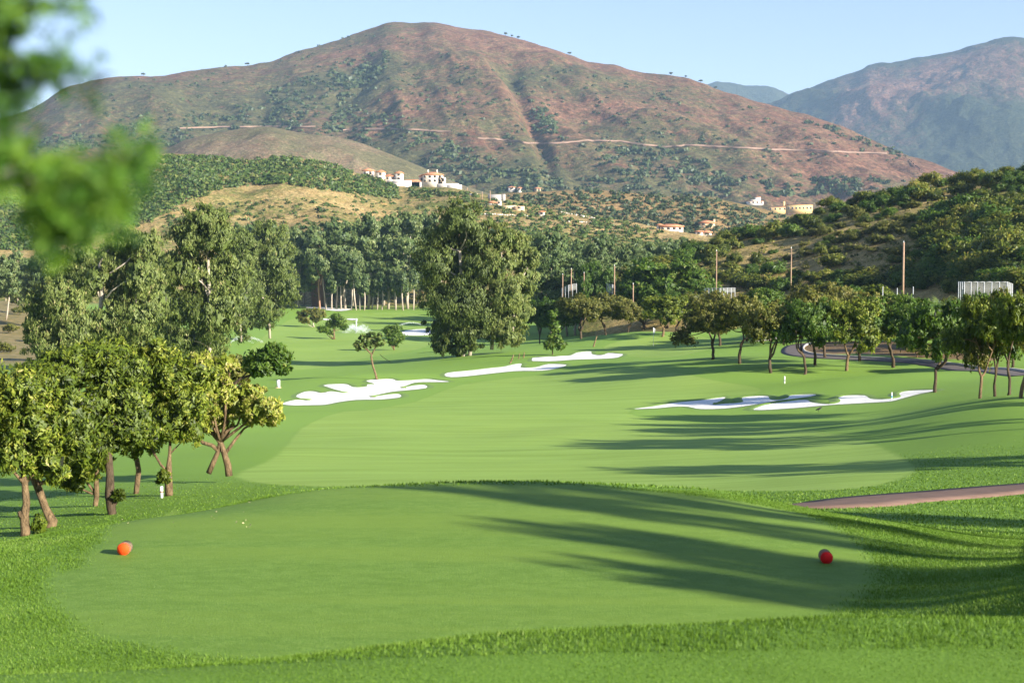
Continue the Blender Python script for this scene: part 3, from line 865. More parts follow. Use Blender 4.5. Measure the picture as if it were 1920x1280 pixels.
def custom_tree(name, label, base_px, base_py, Y, trunks, lobes, n, size, leafmat, barkmat, droop=0.5, ratio=0.38, clump=0.26, depth_k=1.0, bias=0.0, group=None, branches=True, rtr=None, perclump=26, core=0.15, cat='tree', shell=(0.35, 1.0), gaps=None):
    """a tree whose lobes and trunk lines are given by where they stand in the view, built at its real distance Y"""
    if Y is None: B = hit(base_px, base_py, 22)
    else:
        B = at_depth(base_px, Y, base_py)
    Yd = B[1]
    sc = Yd / FPX
    def loc(px, py, dy=0.0):
        p = W(px, py, Yd); return np.array([p[0] - B[0], dy, p[2] - B[2]])
    lb = []
    for q in lobes:
        px, py, rx, ry = q[:4]
        rmean = 0.5 * (rx + ry) * sc
        dy = (q[4] if len(q) > 4 else rnd.uniform(-0.7, 0.7)) * rmean * depth_k
        c = loc(px, py, dy)
        lb.append((c[0], c[1], c[2], rx * sc, max(rx, ry) * sc * 0.95, ry * sc))
    gp = None if not gaps else [(loc(g_[0], g_[1])[0], loc(g_[0], g_[1])[2], g_[2] * sc, g_[3] * sc) for g_ in gaps]
    cm = crown_mesh(name + '_crown', lb, n, size, leafmat, ratio, droop, clump, bias=bias, perclump=perclump, core=core, shell=shell, gaps=gp)
    lines = []
    for tr in trunks:
        pts = [loc(a, b_, (c_[0] if c_ else 0.0)) for (a, b_, r_, *c_) in tr]
        rr = [q[2] * sc for q in tr]
        pts = np.array(pts)
        lines.append((pts, rr))
    if branches and trunks:
        mp, mr = lines[0]
        for l in lb:
            tgt = np.array(l[:3])
            dz_ = np.abs(mp[:, 2] - (tgt[2] - 0.8 * abs(tgt[0] - mp[:, 0])))
            dz_[0] += 1e3 if len(mp) > 2 else 0
            kk = int(np.argmin(dz_)); rt = mr[kk]
            if tgt[2] < mp[kk][2] - 0.2 * abs(tgt[0] - mp[kk][0]) - 0.3: continue
            lines.append((bend(mp[kk], tgt, 5, 0.08), np.linspace(rt * 0.6, rt * 0.12, 5)))
    tm = trunk_mesh(name + '_trunk', lines, barkmat) if lines else None
    # sink the foot slightly into the ground
    return put_tree(name, B - np.array([0, 0, 0.03]), cm, tm, label, cat, group)

# --- near left row (avocado trees) : trunks as (px, py, radius px)
AV = dict(leafmat=M['avocado_leaf'], size=0.145, ratio=0.36, droop=0.9, clump=0.21, perclump=40, shell=(0.45, 1.08), core=0.10)
custom_tree('avocado_tree', 'small tree with a pruned stub on its straight trunk, nearest the left edge', 46, 1018, 34,
    [[(46, 1019, 9), (47, 990, 9), (45, 965, 8.5), (49, 940, 7.5), (46, 905, 6.5), (42, 870, 5)], [(46, 972, 8), (40, 960, 7.5), (38, 955, 6.5)]],
    [(40, 740, 62, 50), (10, 770, 55, 50), (55, 800, 60, 48), (-30, 740, 60, 60), (20, 850, 55, 40), (-50, 820, 60, 50), (85, 870, 40, 35), (70, 985, 12, 22)], 17000, barkmat=M['bark_brown'], bias=-0.02, **AV)
custom_tree('avocado_tree', 'tree on a leaning forked trunk with a cut stump, second from the left edge', 89, 1016, 35,
    [[(86, 1018, 11), (91, 995, 11), (98, 975, 10), (85, 950, 7.5), (72, 915, 7.5), (60, 885, 7.5), (52, 880, 6.5)], [(95, 975, 10), (99, 968, 9.5)],
     [(54, 882, 5), (47, 868, 4), (42, 850, 3)], [(57, 880, 4), (68, 860, 3), (76, 843, 2.4)], [(70, 905, 4.5), (92, 899, 4), (100, 880, 3.4), (110, 850, 3), (118, 828, 2)]],
    [(100, 720, 55, 45), (130, 770, 50, 50), (90, 800, 45, 40), (150, 830, 45, 45), (120, 680, 45, 35)], 13000, barkmat=M['bark_brown'], bias=0.0, **AV)
custom_tree('avocado_tree', 'dark trunked bushy tree standing among the near left row above its own shade', 211, 978, 36,
    [[(214, 980, 8), (208, 950, 9), (205, 925, 9.5), (206, 890, 7.5), (203, 850, 7), (201, 820, 6)]],
    [(190, 700, 60, 50), (215, 750, 60, 50), (170, 770, 45, 45), (235, 800, 50, 45), (190, 830, 50, 40), (150, 690, 40, 35), (235, 700, 45, 35), (225, 925, 12, 6)], 16000, barkmat=M['bark_dark'], bias=-0.1, **AV)
custom_tree('avocado_tree', 'yellow tinted tree on a short ochre trunk, left of the dark trunk', 177, 969, 38.5,
    [[(176, 971, 6), (178, 950, 5), (181, 925, 5), (180, 895, 5), (184, 850, 5)]],
    [(165, 860, 42, 35), (150, 670, 45, 30), (190, 660, 45, 28), (110, 860, 40, 40), (60, 700, 40, 25), (140, 905, 25, 18)], 9000, barkmat=M['bark_brown'], bias=0.06, **AV)
custom_tree('avocado_tree', 'bushy tree on a smooth trunk with a pale ring, in the near left row', 254, 928, 41,
    [[(254, 930, 5), (257, 905, 5.5), (260, 880, 5), (256, 860, 5), (248, 840, 5)]],
    [(255, 690, 55, 42), (285, 740, 50, 45), (250, 770, 50, 40), (270, 820, 45, 32), (225, 665, 45, 30), (300, 690, 40, 35)], 13000, barkmat=M['bark_brown'], bias=0.08, **AV)
custom_tree('avocado_tree', 'yellow green tree with a sprouting thick foot beside a white post', 316, 931, 39.5,
    [[(317, 932, 8), (316, 905, 7.5), (316, 880, 6), (318, 850, 3), (319, 820, 2.5), (318, 790, 2)], [(315, 882, 3), (302, 870, 2.4), (290, 850, 2.2), (284, 838, 1.6)]],
    [(320, 700, 45, 40), (345, 750, 45, 42), (320, 790, 50, 35), (370, 700, 38, 32), (310, 890, 16, 13), (355, 810, 35, 22), (300, 660, 35, 25)], 11000, barkmat=M['bark_brown'], bias=0.12, **AV)
custom_tree('avocado_tree', 'right end tree of the near left row with bright yellow leaves on crossing twin trunks', 429, 889, 43,
    [[(429, 890, 7), (427, 870, 6.5), (421, 850, 6), (413, 827, 5.5)], [(391, 885, 5.5), (400, 865, 5), (410, 842, 4.5), (413, 827, 4.5)], [(412, 845, 4.5), (398, 833, 4), (380, 828, 3.5), (376, 822, 3.5)],
     [(413, 827, 4.5), (400, 812, 4), (380, 800, 3), (378, 760, 2)], [(415, 826, 4.5), (425, 806, 3), (445, 795, 2.2), (455, 770, 1.6)], [(415, 826, 2.5), (420, 790, 2), (430, 750, 1.6), (430, 690, 1.4)]],
    [(400, 730, 45, 35), (440, 765, 45, 28), (490, 765, 42, 28), (400, 790, 38, 25), (505, 780, 32, 20), (460, 735, 35, 18), (375, 690, 35, 28), (420, 680, 28, 18), (380, 760, 35, 30)], 14500, barkmat=M['bark_brown'], bias=0.22, **AV)
custom_tree('avocado_tree', 'dark green tree leaning right on a thin bent stem behind the near left row', 440, 760, 62,
    [[(428, 770, 3), (436, 735, 3), (440, 718, 3), (452, 708, 2.6), (475, 700, 2), (490, 692, 1.5)]],
    [(480, 675, 22, 16), (505, 665, 24, 16), (525, 672, 20, 16), (530, 690, 16, 10), (490, 690, 26, 12), (515, 652, 16, 8)], 7000, size=0.24, leafmat=M['green_leaf'], barkmat=M['bark_dark'], droop=0.6, clump=0.35)
# hidden fill behind the row: brownish trees between the row and the eucalyptuses
custom_tree('avocado_tree', 'brownish tree behind the near left row below the tall eucalyptus', 420, 740, 66,
    [[(420, 770, 3), (420, 720, 2.5)]], [(400, 690, 35, 22), (440, 700, 30, 22), (370, 680, 30, 20), (450, 680, 25, 15)], 6000, size=0.25, leafmat=M['olive_leaf'], barkmat=M['bark_brown'])

# --- eucalyptus landmarks
EU = dict(leafmat=M['eucalyptus_leaf'], barkmat=M['bark_pale'], droop=1.6, ratio=0.30, clump=0.20, perclump=70, shell=(0.3, 1.05), core=0.08)
E1 = custom_tree('eucalyptus_tree', 'tallest broad eucalyptus in the middle of the course beside the bunkers', 868, 668, None,
    [[(866, 678, 5.5), (868, 640, 5), (872, 590, 4.5), (866, 530, 4), (862, 470, 3)], [(880, 672, 4), (884, 640, 3.5), (890, 600, 3), (900, 540, 2.4)]],
    [(864, 412, 40, 36), (832, 445, 42, 42), (895, 445, 40, 42), (812, 495, 36, 46), (862, 500, 55, 50), (905, 510, 38, 46), (818, 555, 33, 42), (865, 570, 55, 46), (902, 585, 36, 44), (835, 608, 42, 36), (872, 628, 48, 30), (828, 650, 20, 15), (860, 655, 25, 16)], 44000, size=0.42, gaps=[(868, 645, 7, 22), (860, 470, 5, 30), (835, 560, 10, 5)], **EU)
E2 = custom_tree('eucalyptus_tree', 'yellowish eucalyptus with pale bare limbs close behind the tallest one on its right', 940, 650, 178,
    [[(922, 655, 3.5), (925, 620, 3.5), (935, 560, 3), (945, 500, 2.4)], [(960, 650, 3), (962, 600, 2.6), (968, 540, 2.2), (990, 500, 1.5)], [(935, 550, 2.5), (915, 510, 2), (900, 490, 1.5)]],
    [(945, 448, 34, 30), (975, 475, 34, 36), (930, 500, 36, 42), (988, 520, 24, 38), (950, 550, 40, 42), (975, 590, 26, 34), (935, 605, 36, 34), (950, 632, 34, 20), (1000, 480, 16, 22)], 30000, size=0.42, bias=0.30, gaps=[(945, 500, 8, 32), (920, 512, 14, 12), (985, 540, 10, 14)], **EU)
E3 = custom_tree('eucalyptus_tree', 'tall domed eucalyptus with a thin pale trunk at left centre behind the near row', 392, 700, 150,
    [[(393, 710, 5), (393, 650, 4), (392, 600, 3.5), (392, 545, 3), (390, 480, 2.4)], [(393, 560, 2.4), (380, 530, 2), (372, 500, 1.5)]],
    [(386, 412, 42, 30), (358, 450, 42, 42), (412, 446, 42, 42), (342, 505, 36, 46), (386, 515, 48, 48), (424, 515, 36, 46), (352, 575, 36, 44), (402, 592, 46, 48), (432, 580, 24, 46), (380, 645, 48, 38), (336, 635, 28, 38)], 38000, size=0.40, bias=0.0, gaps=[(393, 590, 6, 55), (384, 535, 8, 20), (394, 670, 6, 30)], **EU)
E4 = custom_tree('eucalyptus_tree', 'eucalyptus with a bent white trunk showing through, third tall tree from the left edge', 245, 695, 140,
    [[(188, 640, 3.5), (187, 585, 4), (191, 555, 4.5), (190, 520, 3.5), (186, 495, 2.5)], [(253, 700, 4), (254, 600, 3.5), (256, 550, 3), (268, 520, 2)], [(188, 560, 3), (180, 535, 2)]],
    [(232, 452, 42, 28), (268, 455, 34, 32), (215, 492, 42, 36), (270, 515, 38, 46), (230, 548, 40, 46), (178, 525, 26, 38), (262, 595, 42, 46), (205, 605, 36, 44), (292, 565, 22, 46), (240, 648, 50, 34), (180, 620, 24, 38)], 34000, size=0.38, bias=0.02, gaps=[(189, 560, 9, 45), (254, 560, 6, 40), (268, 520, 6, 20)], **EU)
E5 = custom_tree('eucalyptus_tree', 'low weeping grey green tree on the far left below the blurred branch', 110, 690, 128,
    [[(110, 700, 4), (108, 640, 3.5), (105, 590, 2.5)]],
    [(105, 542, 34, 24), (72, 575, 32, 32), (125, 575, 38, 38), (88, 622, 40, 38), (145, 620, 34, 42), (100, 662, 45, 30), (60, 605, 24, 24)], 22000, size=0.34, bias=0.04, **EU)
E6 = custom_tree('eucalyptus_tree', 'rounded eucalyptus on a short pale trunk at the left side of the far fairway', 505, 632, 280,
    [[(506, 634, 2.6), (504, 600, 2.4), (502, 560, 2), (500, 500, 1.5)]],
    [(500, 442, 38, 28), (472, 478, 32, 38), (522, 485, 36, 42), (480, 535, 36, 46), (532, 535, 30, 42), (505, 582, 30, 34), (468, 590, 24, 32), (450, 540, 24, 40)], 26000, size=0.62, bias=0.05, **EU)
custom_tree('eucalyptus_tree', 'brown tinged eucalyptus crown rising behind the bent white trunk on the left', 150, 640, 175,
    [[(150, 650, 3), (152, 540, 2.5)]],
    [(150, 478, 48, 30), (108, 500, 32, 30), (195, 490, 30, 34), (150, 530, 52, 40), (300, 500, 30, 50), (320, 560, 30, 55), (310, 620, 30, 45)], 22000, size=0.42, bias=-0.12, **EU)
custom_tree('eucalyptus_tree', 'pale stemmed eucalyptus between the two left hand domes', 455, 640, 220,
    [[(452, 640, 2.0), (450, 580, 1.6)]],
    [(452, 450, 26, 30), (450, 500, 26, 40), (450, 560, 28, 45), (448, 605, 26, 34)], 11000, size=0.5, bias=-0.08, **EU)

# --- far eucalyptus prototypes (for rows more than 250 m off)
def euc_proto(seed, n=9000, h=1.0):
    global rng
    rng = np.random.default_rng(seed)
    lb = []
    k = 11
    for i in range(k):
        t = i / (k - 1)
        z = (0.24 if seed % 2 else 0.40) + (0.70 if seed % 2 else 0.55) * t
        wr = 0.15 * (0.75 + 0.6 * math.sin(math.pi * min(1, t * 0.9 + 0.12)))
        a = i * 2.4 + seed
        lb.append((math.cos(a) * wr * 0.7, math.sin(a) * wr * 0.7, z, wr * 0.8, wr * 0.8, 0.10 + 0.03 * math.sin(a * 3)))
    cm = crown_mesh('eucalyptus_crown', lb, n, 0.030, M['far_leaf'], 0.42, 1.4, 0.26, perclump=50, core=0.12, shell=(0.35, 1.12), bias=0.08)
    top = np.array([0, 0, 0.85])
    lines = [(bend((0, 0, -0.02), top, 8, 0.025), np.linspace(0.014, 0.004, 8)), (bend((0.01, 0, 0.3), (0.10, 0.02, 0.72), 6, 0.03), np.linspace(0.009, 0.003, 6)), (bend((-0.01, 0, 0.42), (-0.09, 0.03, 0.75), 6, 0.03), np.linspace(0.007, 0.003, 6))]
    return cm, trunk_mesh('eucalyptus_trunk', lines, M['bark_pale'], 6), trunk_mesh('eucalyptus_trunk', lines, M['bark_red'], 6)
EP = [euc_proto(s) for s in (101, 102, 103, 104)]
rng = np.random.default_rng(5)

def far_euc(px, top, Y, wk=1.0, label=None, group=None, red=False, k=None):
    B = at_depth(px, Y)
    if B[1] > 485 and LH is not None:
        q = None
    h = float(slope_of(top)) * Y - B[2]
    p = EP[rnd.randrange(4) if k is None else k]
    return put_tree('eucalyptus_tree', B, p[0], p[2] if red else p[1], label, 'tree', group, rnd.uniform(0, 6.28), (h * wk, h * wk, h))

# far row at the end of the fairway, each one told by its place in the row
rowx = [(600, 428, 'reddish trunked eucalyptus at the left end of the far row, above the small bunkers', True, .95), (648, 420, 'leaning white stemmed eucalyptus, second in the far row', False, 1.1), (690, 405, 'eucalyptus with a forked white trunk, third in the far row', False, 1.1),
        (728, 402, 'grey green eucalyptus at the right of the far row, fourth along', False, 1.05), (765, 398, 'eucalyptus at the right end of the far row next to the tallest central tree', False, 1.1)]
for px, top, lab, red, wk in rowx:
    far_euc(px, top, 445 + rnd.uniform(-4, 6), wk, lab, 'eucalyptus row at the end of the fairway', red)
# slender bare stems standing in the row
for px in (612, 622, 631, 640, 659, 668, 675, 683, 697, 707, 716, 742, 756, 775):
    B = at_depth(px, 440 + rnd.uniform(-3, 6)); hh = rnd.uniform(8, 13)
    tm = trunk_mesh('stem', [(bend((0, 0, -0.3), (rnd.uniform(-1, 1), 0, hh), 6, 0.03), np.linspace(0.26, 0.12, 6))], M['bark_pale'], 6)
    cm = crown_mesh('leaves', [(0, 0, hh * 0.95, 1.8, 1.8, 3.2), (0.5, 0, hh * 0.72, 1.2, 1.2, 2.2)], 900, 0.8, M['far_leaf'], 0.4, 1.2)
    put_tree('young_eucalyptus', B, cm, tm, 'slim pale stemmed young eucalyptus in the shade of the far row', 'tree', 'slim stems in the far row')
ORD = ['first', 'second', 'third', 'fourth', 'fifth', 'sixth', 'seventh', 'eighth', 'ninth', 'tenth', 'eleventh', 'twelfth', 'thirteenth', 'fourteenth', 'fifteenth', 'sixteenth', 'seventeenth', 'eighteenth', 'nineteenth', 'twentieth', 'twenty first', 'twenty second', 'twenty third']
def belt(x0, x1, n, t0, t1, Y0, Y1, label, group, wk=1.0):
    for i in range(n):
        px = x0 + (x1 - x0) * (i + rnd.uniform(0.1, 0.9)) / n
        f = (px - x0) / (x1 - x0)
        far_euc(px, t0 + (t1 - t0) * f + rnd.uniform(-9, 12), rnd.uniform(Y0, Y1), wk * rnd.uniform(0.85, 1.15), label + ', ' + ORD[i] + ' from the left', group)
belt(540, 830, 15, 432, 400, 470, 500, 'blue green eucalyptus in the shaded second line behind the far row', 'second line of eucalyptuses behind the far row')
belt(990, 1290, 22, 440, 470, 330, 430, 'hazy eucalyptus in the wooded belt right of the tallest tree', 'wooded belt in the valley')
belt(1010, 1280, 14, 480, 500, 270, 320, 'mid green eucalyptus along the front of the valley belt', 'front of the valley belt', 1.3)
belt(-40, 110, 7, 480, 470, 300, 380, 'hazy eucalyptus at the far left behind the dry bank', 'far left eucalyptuses')
belt(430, 580, 6, 425, 425, 400, 470, 'dark eucalyptus filling the gap left of the far row', 'gap trees left of the far row')
belt(1180, 1420, 6, 448, 440, 420, 470, 'grey eucalyptus at the foot of the brown hill', 'trees at the foot of the brown hill', 1.2)

# --- valley floor trees
FT = dict(leafmat=M['green_leaf'], barkmat=M['bark_brown'], droop=0.4, clump=0.4, perclump=20)
custom_tree('fairway_tree', 'wind swept green tree alone on the far fairway left of the sprinkler jet', 627, 636, None, [[(627, 637, 1.8), (626, 620, 1.5)]],
    [(608, 617, 12, 7), (622, 608, 14, 9), (636, 603, 14, 9), (630, 594, 10, 7), (643, 612, 10, 7), (618, 622, 10, 5)], 3500, size=0.42, bias=0.25, **FT)
custom_tree('fairway_tree', 'hazy grey olive tree half veiled by sprinkler mist near the small far bunkers', 582, 613, None, [[(589, 614, 1.2), (587, 605, 1)]],
    [(565, 592, 12, 9), (580, 585, 15, 10), (597, 587, 14, 10), (572, 600, 12, 8), (592, 598, 12, 7)], 3200, size=0.5, leafmat=M['olive_leaf'], barkmat=M['bark_pale'], bias=0.1)
custom_tree('fairway_tree', 'sparse crooked tree on a thin bent trunk just behind the large left bunker', 705, 712, None,
    [[(707, 712, 2.4), (704, 700, 2), (699, 685, 1.8), (696, 668, 1.8), (697, 663, 1.8)], [(697, 664, 1.6), (688, 655, 1.3), (678, 648, 1), (668, 645, .7)], [(697, 664, 1.5), (704, 650, 1.2), (706, 640, .8)], [(690, 656, 1), (682, 640, .8)]],
    [(672, 648, 14, 8), (685, 636, 16, 8), (700, 628, 16, 7), (712, 638, 12, 9), (695, 645, 16, 7), (672, 640, 10, 5)], 2600, size=0.26, leafmat=M['scrub_leaf'], barkmat=M['bark_brown'], bias=0.15, core=0, branches=False)
custom_tree('fairway_tree', 'compact dark green tree right behind the sparse crooked one', 737, 656, None, [[(739, 657, 1.5), (738, 645, 1.4)], [(739, 655, 1), (732, 645, 1)]],
    [(730, 620, 12, 9), (742, 616, 12, 9), (735, 633, 13, 10), (748, 632, 10, 10), (738, 645, 12, 5)], 3800, size=0.36, bias=0.05, **FT)
custom_tree('fairway_tree', 'young leafy tree on the slope between the tallest eucalyptus and the upper bunker', 1037, 665, None, [[(1036, 668, 1.2), (1036, 650, 1.2), (1038, 625, 1)]],
    [(1040, 612, 9, 12), (1040, 632, 12, 10), (1030, 645, 14, 8), (1052, 647, 12, 8), (1036, 590, 6, 10)], 2600, size=0.34, bias=0.15, **FT)

# --- prototypes for round broadleaf trees and shrubs
def round_proto(seed, mat, bark, n=15500, leaf=0.040, low=0.30, fork=True, ratio=0.42):
    """unit-height tree, crown about 1 wide"""
    global rng
    rng = np.random.default_rng(seed)
    lb = []
    lean = rng.uniform(-0.10, 0.10, 2)
    nl = 15
    for i in range(nl):
        a = i * 2.4 + seed + rng.uniform(-.3, .3); rr = 0.46 * math.sqrt((i + 0.5) / nl) * rng.uniform(0.75, 1.1)
        z = 0.70 + rng.uniform(-0.10, 0.17) - rr * rr * 0.9 * rng.uniform(0.5, 1.5)
        s_ = rng.uniform(0.095, 0.175)
        lb.append((math.cos(a) * rr + lean[0], math.sin(a) * rr + lean[1], z, s_ * 1.25, s_ * 1.25, s_ * 0.8))
    cm = crown_mesh('round_crown', lb, n, leaf, mat, ratio, 0.8, 0.26, perclump=30, core=0.06, shell=(0.35, 1.15))
    st = []
    nst = 1 if rng.random() < 0.4 else 2
    f0 = np.array([lean[0] * 0.3, lean[1] * 0.3, rng.uniform(0.10, 0.26)])
    lines = [(bend((0, 0, -0.02), f0, 5, 0.12), np.linspace(0.026, 0.020, 5))]
    heads = []
    for q in range(nst + 1):
        a = rng.uniform(0, 6.28); h_ = np.array([math.cos(a) * 0.13 + lean[0] * .6, math.sin(a) * 0.13 + lean[1] * .6, rng.uniform(0.40, 0.52)])
        lines.append((bend(f0, h_, 6, 0.12), np.linspace(0.017, 0.010, 6))); heads.append(h_)
    for i in range(0, nl, 2):
        l = np.array(lb[i][:3]); h_ = min(heads, key=lambda q: np.linalg.norm(q - l))
        lines.append((bend(h_, l, 6, 0.12), np.linspace(0.009, 0.0025, 6)))
    return cm, trunk_mesh('round_trunk', lines, bark, 7)
RP_olive = [round_proto(s, M['olive_leaf'], M['bark_dark']) for s in (201, 202, 203)]
RP_green = [round_proto(s, M['green_leaf'], M['bark_dark']) for s in (211, 212, 213)]
RP_avo = [round_proto(s, M['avocado_leaf'], M['bark_brown'], 15500, 0.040) for s in (221, 222)]
rng = np.random.default_rng(6)

def round_tree(px, py, top, wpx, label, protos, Y=None, group=None, k=None, name='broadleaf_tree'):
    B = hit(px, py, 40) if Y is None else at_depth(px, Y, py)
    h = (float(slope_of(top)) * B[1] - B[2]) / 0.98
    w = wpx * B[1] / FPX / 0.92
    p = protos[rnd.randrange(len(protos)) if k is None else k % len(protos)]
    e = put_tree(name, B, p[0], p[1], label, 'tree', group, rnd.uniform(0, 6.28), (w, w, h))
    e.rotation_euler = (rnd.uniform(-.07, .07), rnd.uniform(-.07, .07), rnd.uniform(0, 6.28))
    return e

g_row = 'trees lining the bank above the right bunkers'
ROW = [(1335, 674, 565, 95, 'olive tree on a straight trunk at the left end of the right bank row', RP_olive), (1387, 682, 556, 95, 'leaning forked tree, second from the left in the right bank row', RP_olive),
       (1445, 699, 560, 105, 'low forked tree near the front of the right bank, third from the left', RP_olive), (1507, 702, 556, 90, 'leafy footed tree above the short striped bunker fingers on the right', RP_green),
       (1528, 685, 548, 90, 'thin dark trunked tree just behind the leafy footed one', RP_olive), (1547, 671, 548, 85, 'tree with a pale cut stump beside the curved cart path', RP_olive),
       (1587, 695, 556, 100, 'tan leafed tree on a sinuous trunk in the middle of the right bank', RP_avo), (1612, 677, 550, 90, 'thin wavy trunked tree against the bare soil', RP_olive),
       (1675, 689, 556, 110, 'spreading dark tree right of the bare soil patch', RP_green), (1753, 735, 556, 130, 'large twin trunked tree at the right end of the lower bunker', RP_green),
       (1838, 727, 552, 120, 'leaning trunked tree, left of the right edge clump', RP_avo), (1866, 724, 548, 110, 'dark trunk tree in the middle of the right edge clump', RP_green),
       (1890, 725, 545, 110, 'pale trunked tree near the right edge of the photo', RP_olive), (1918, 746, 530, 150, 'rightmost tree cut by the photo edge with a white band on its trunk', RP_avo)]
for i, (px, py, top, w, lab, pr) in enumerate(ROW):
    round_tree(px, py, top - 6, w * (1.2 if px < 1740 else 1.0), lab, pr, Y={1838: 69, 1866: 71, 1890: 69}.get(px), group=g_row, k=i)
UP = [(1242, 631, 548, 100, 'tan leafed tree on a forked trunk behind the flagstick', RP_avo, None), (1209, 618, 560, 75, 'dark leafed tree left of the flagstick tree', RP_green, None),
      (1268, 620, 545, 90, 'bright green tree right behind the flagstick tree', RP_green, None), (1320, 620, 545, 90, 'olive tree on the upper edge of the green', RP_olive, 205), (1178, 610, 560, 60, 'small olive tree beside the white post on the bank', RP_olive, 205),
      (1090, 618, 545, 90, 'bushy olive tree right of the tall eucalyptus pair', RP_olive, 205), (1048, 622, 552, 75, 'dark bushy tree touching the eucalyptus pair', RP_green, 212), (1135, 615, 548, 85, 'brownish bushy tree in front of the bare earth bank', RP_olive, 210), (1012, 625, 560, 50, 'small green tree at the foot of the eucalyptus pair', RP_green, 215),
      (1255, 570, 478, 150, 'huge dense dark green tree at the foot of the right hill', RP_green, 232), (1205, 566, 492, 110, 'dense dark green tree joined to the left of the huge one', RP_green, 236), (1120, 545, 488, 75, 'dark round tree behind the thin poles', RP_green, 262), (1310, 575, 520, 85, 'green tree at the right of the huge dark tree', RP_green, 228), (1165, 545, 497, 60, 'brownish tree behind the tallest thin pole of the left group', RP_olive, 262)]
for i, (px, py, top, w, lab, pr, Y) in enumerate(UP):
    round_tree(px, py, top, w, lab, pr, Y, 'trees behind the green', k=i)
# second rank behind the right bank row, up to the foot of the hill
k2 = 0
def RANK(px, Y):
    m_ = [(1350, 'behind the left end of the row'), (1400, 'behind the leaning forked tree'), (1445, 'behind the low forked tree'), (1480, 'at the bend of the path'), (1510, 'behind the leafy footed tree'), (1545, 'behind the cut stump'), (1590, 'behind the sinuous trunk'), (1630, 'left of the wire fence'), (1690, 'below the wire fence'), (1740, 'left of the fan palm'), (1790, 'right of the fan palm'), (1835, 'under the panel enclosure'), (1880, 'right of the panel enclosure'), (1925, 'at the photo edge')]
    t = min(m_, key=lambda q: abs(q[0] - px))[1]
    return t + (' nearer the camera' if Y < 129 else '')
for px, top, w, Y in [(1350, 545, 90, 160), (1400, 540, 95, 165), (1445, 536, 100, 160), (1500, 530, 105, 168), (1545, 528, 100, 158), (1590, 532, 95, 165), (1640, 530, 100, 170), (1625, 555, 80, 150), (1690, 552, 90, 150), (1740, 558, 90, 140), (1790, 556, 90, 138), (1835, 553, 90, 130), (1880, 556, 90, 128), (1925, 550, 100, 125), (1700, 600, 90, 128), (1765, 600, 90, 120), (1800, 600, 90, 112), (1845, 600, 100, 108), (1900, 600, 100, 100), (1470, 565, 85, 150), (1720, 640, 60, 118)]:
    round_tree(px, 600, top, w, ['tan leafy', 'olive', 'deep green', 'bright green', 'yellow tinged'][k2 % 5] + ' tree in the crowded second rank, ' + RANK(px, Y), [RP_olive[0], RP_olive[1], RP_green[0], RP_green[1], RP_avo[0]], Y, 'second rank of trees on the right', k=k2); k2 += rnd.choice((1, 2))
# trees standing right of the picture whose shade falls across the tee and the fairway
SP_T = round_proto(231, M['olive_leaf'], M['bark_dark'], 2900, 0.055)
rng = np.random.default_rng(6)
for (x, y, hh, w) in [(10.9, 5.2, 4.2, 1.0), (12.2, 5.5, 5.4, 1.0), (13.4, 6.3, 6.8, 1.1), (14.9, 6.7, 8.2, 1.2), (16.2, 8.6, 8.6, 1.2), (18.5, 10.4, 9.0, 1.4), (15.8, 2.6, 6.4, 1.4), (22, 11.0, 7.5, 2.0), (22.0, 45.0, 8.0, 4.2), (25.5, 46, 9.0, 4.5), (29, 58, 9.0, 4.5), (33, 52, 9.5, 4), (27.5, 51, 8.0, 3.5), (19.5, 35, 6.0, 4.0), (24, 31, 7.0, 5)]:
    p = SP_T
    put_tree('broadleaf_tree', (x, y, float(ground_z(x, y))), p[0], p[1], 'tree beyond the right edge of the photo whose shade falls across the turf', 'tree', 'shade trees beyond the right edge', rnd.uniform(0, 6), (w, w, hh))

# --- shrub prototypes for the hills
def shrub_proto(seed, n, leaf, mat, flat=0.7):
    global rng
    rng = np.random.default_rng(seed)
    lb = []
    for i in range(7):
        a = i * 2.4 + seed; rr = 0.30 * math.sqrt(i / 7)
        lb.append((math.cos(a) * rr, math.sin(a) * rr, 0.30 * flat + rng.uniform(0, 0.25) * flat - rr * 0.2, rng.uniform(.15, .25), rng.uniform(.15, .25), rng.uniform(.15, .24) * flat * 1.2))
    return lb, n, leaf, mat
def shrub_mesh(a): return crown_mesh('shrub', a[0], a[1], a[2], a[3], 0.5, 0.3, 0.42, perclump=18, core=0.2)
SH = [shrub_mesh(shrub_proto(s, 2400, 0.058, M['shrub_leaf'])) for s in (301, 302, 303, 304, 305)]
SHO = [shrub_mesh(shrub_proto(s, 2000, 0.058, M['olive_leaf'])) for s in (311, 312, 313)]
SHG = [shrub_mesh(shrub_proto(s, 2400, 0.058, M['green_leaf'])) for s in (321, 322, 323)]
rng = np.random.default_rng(8)

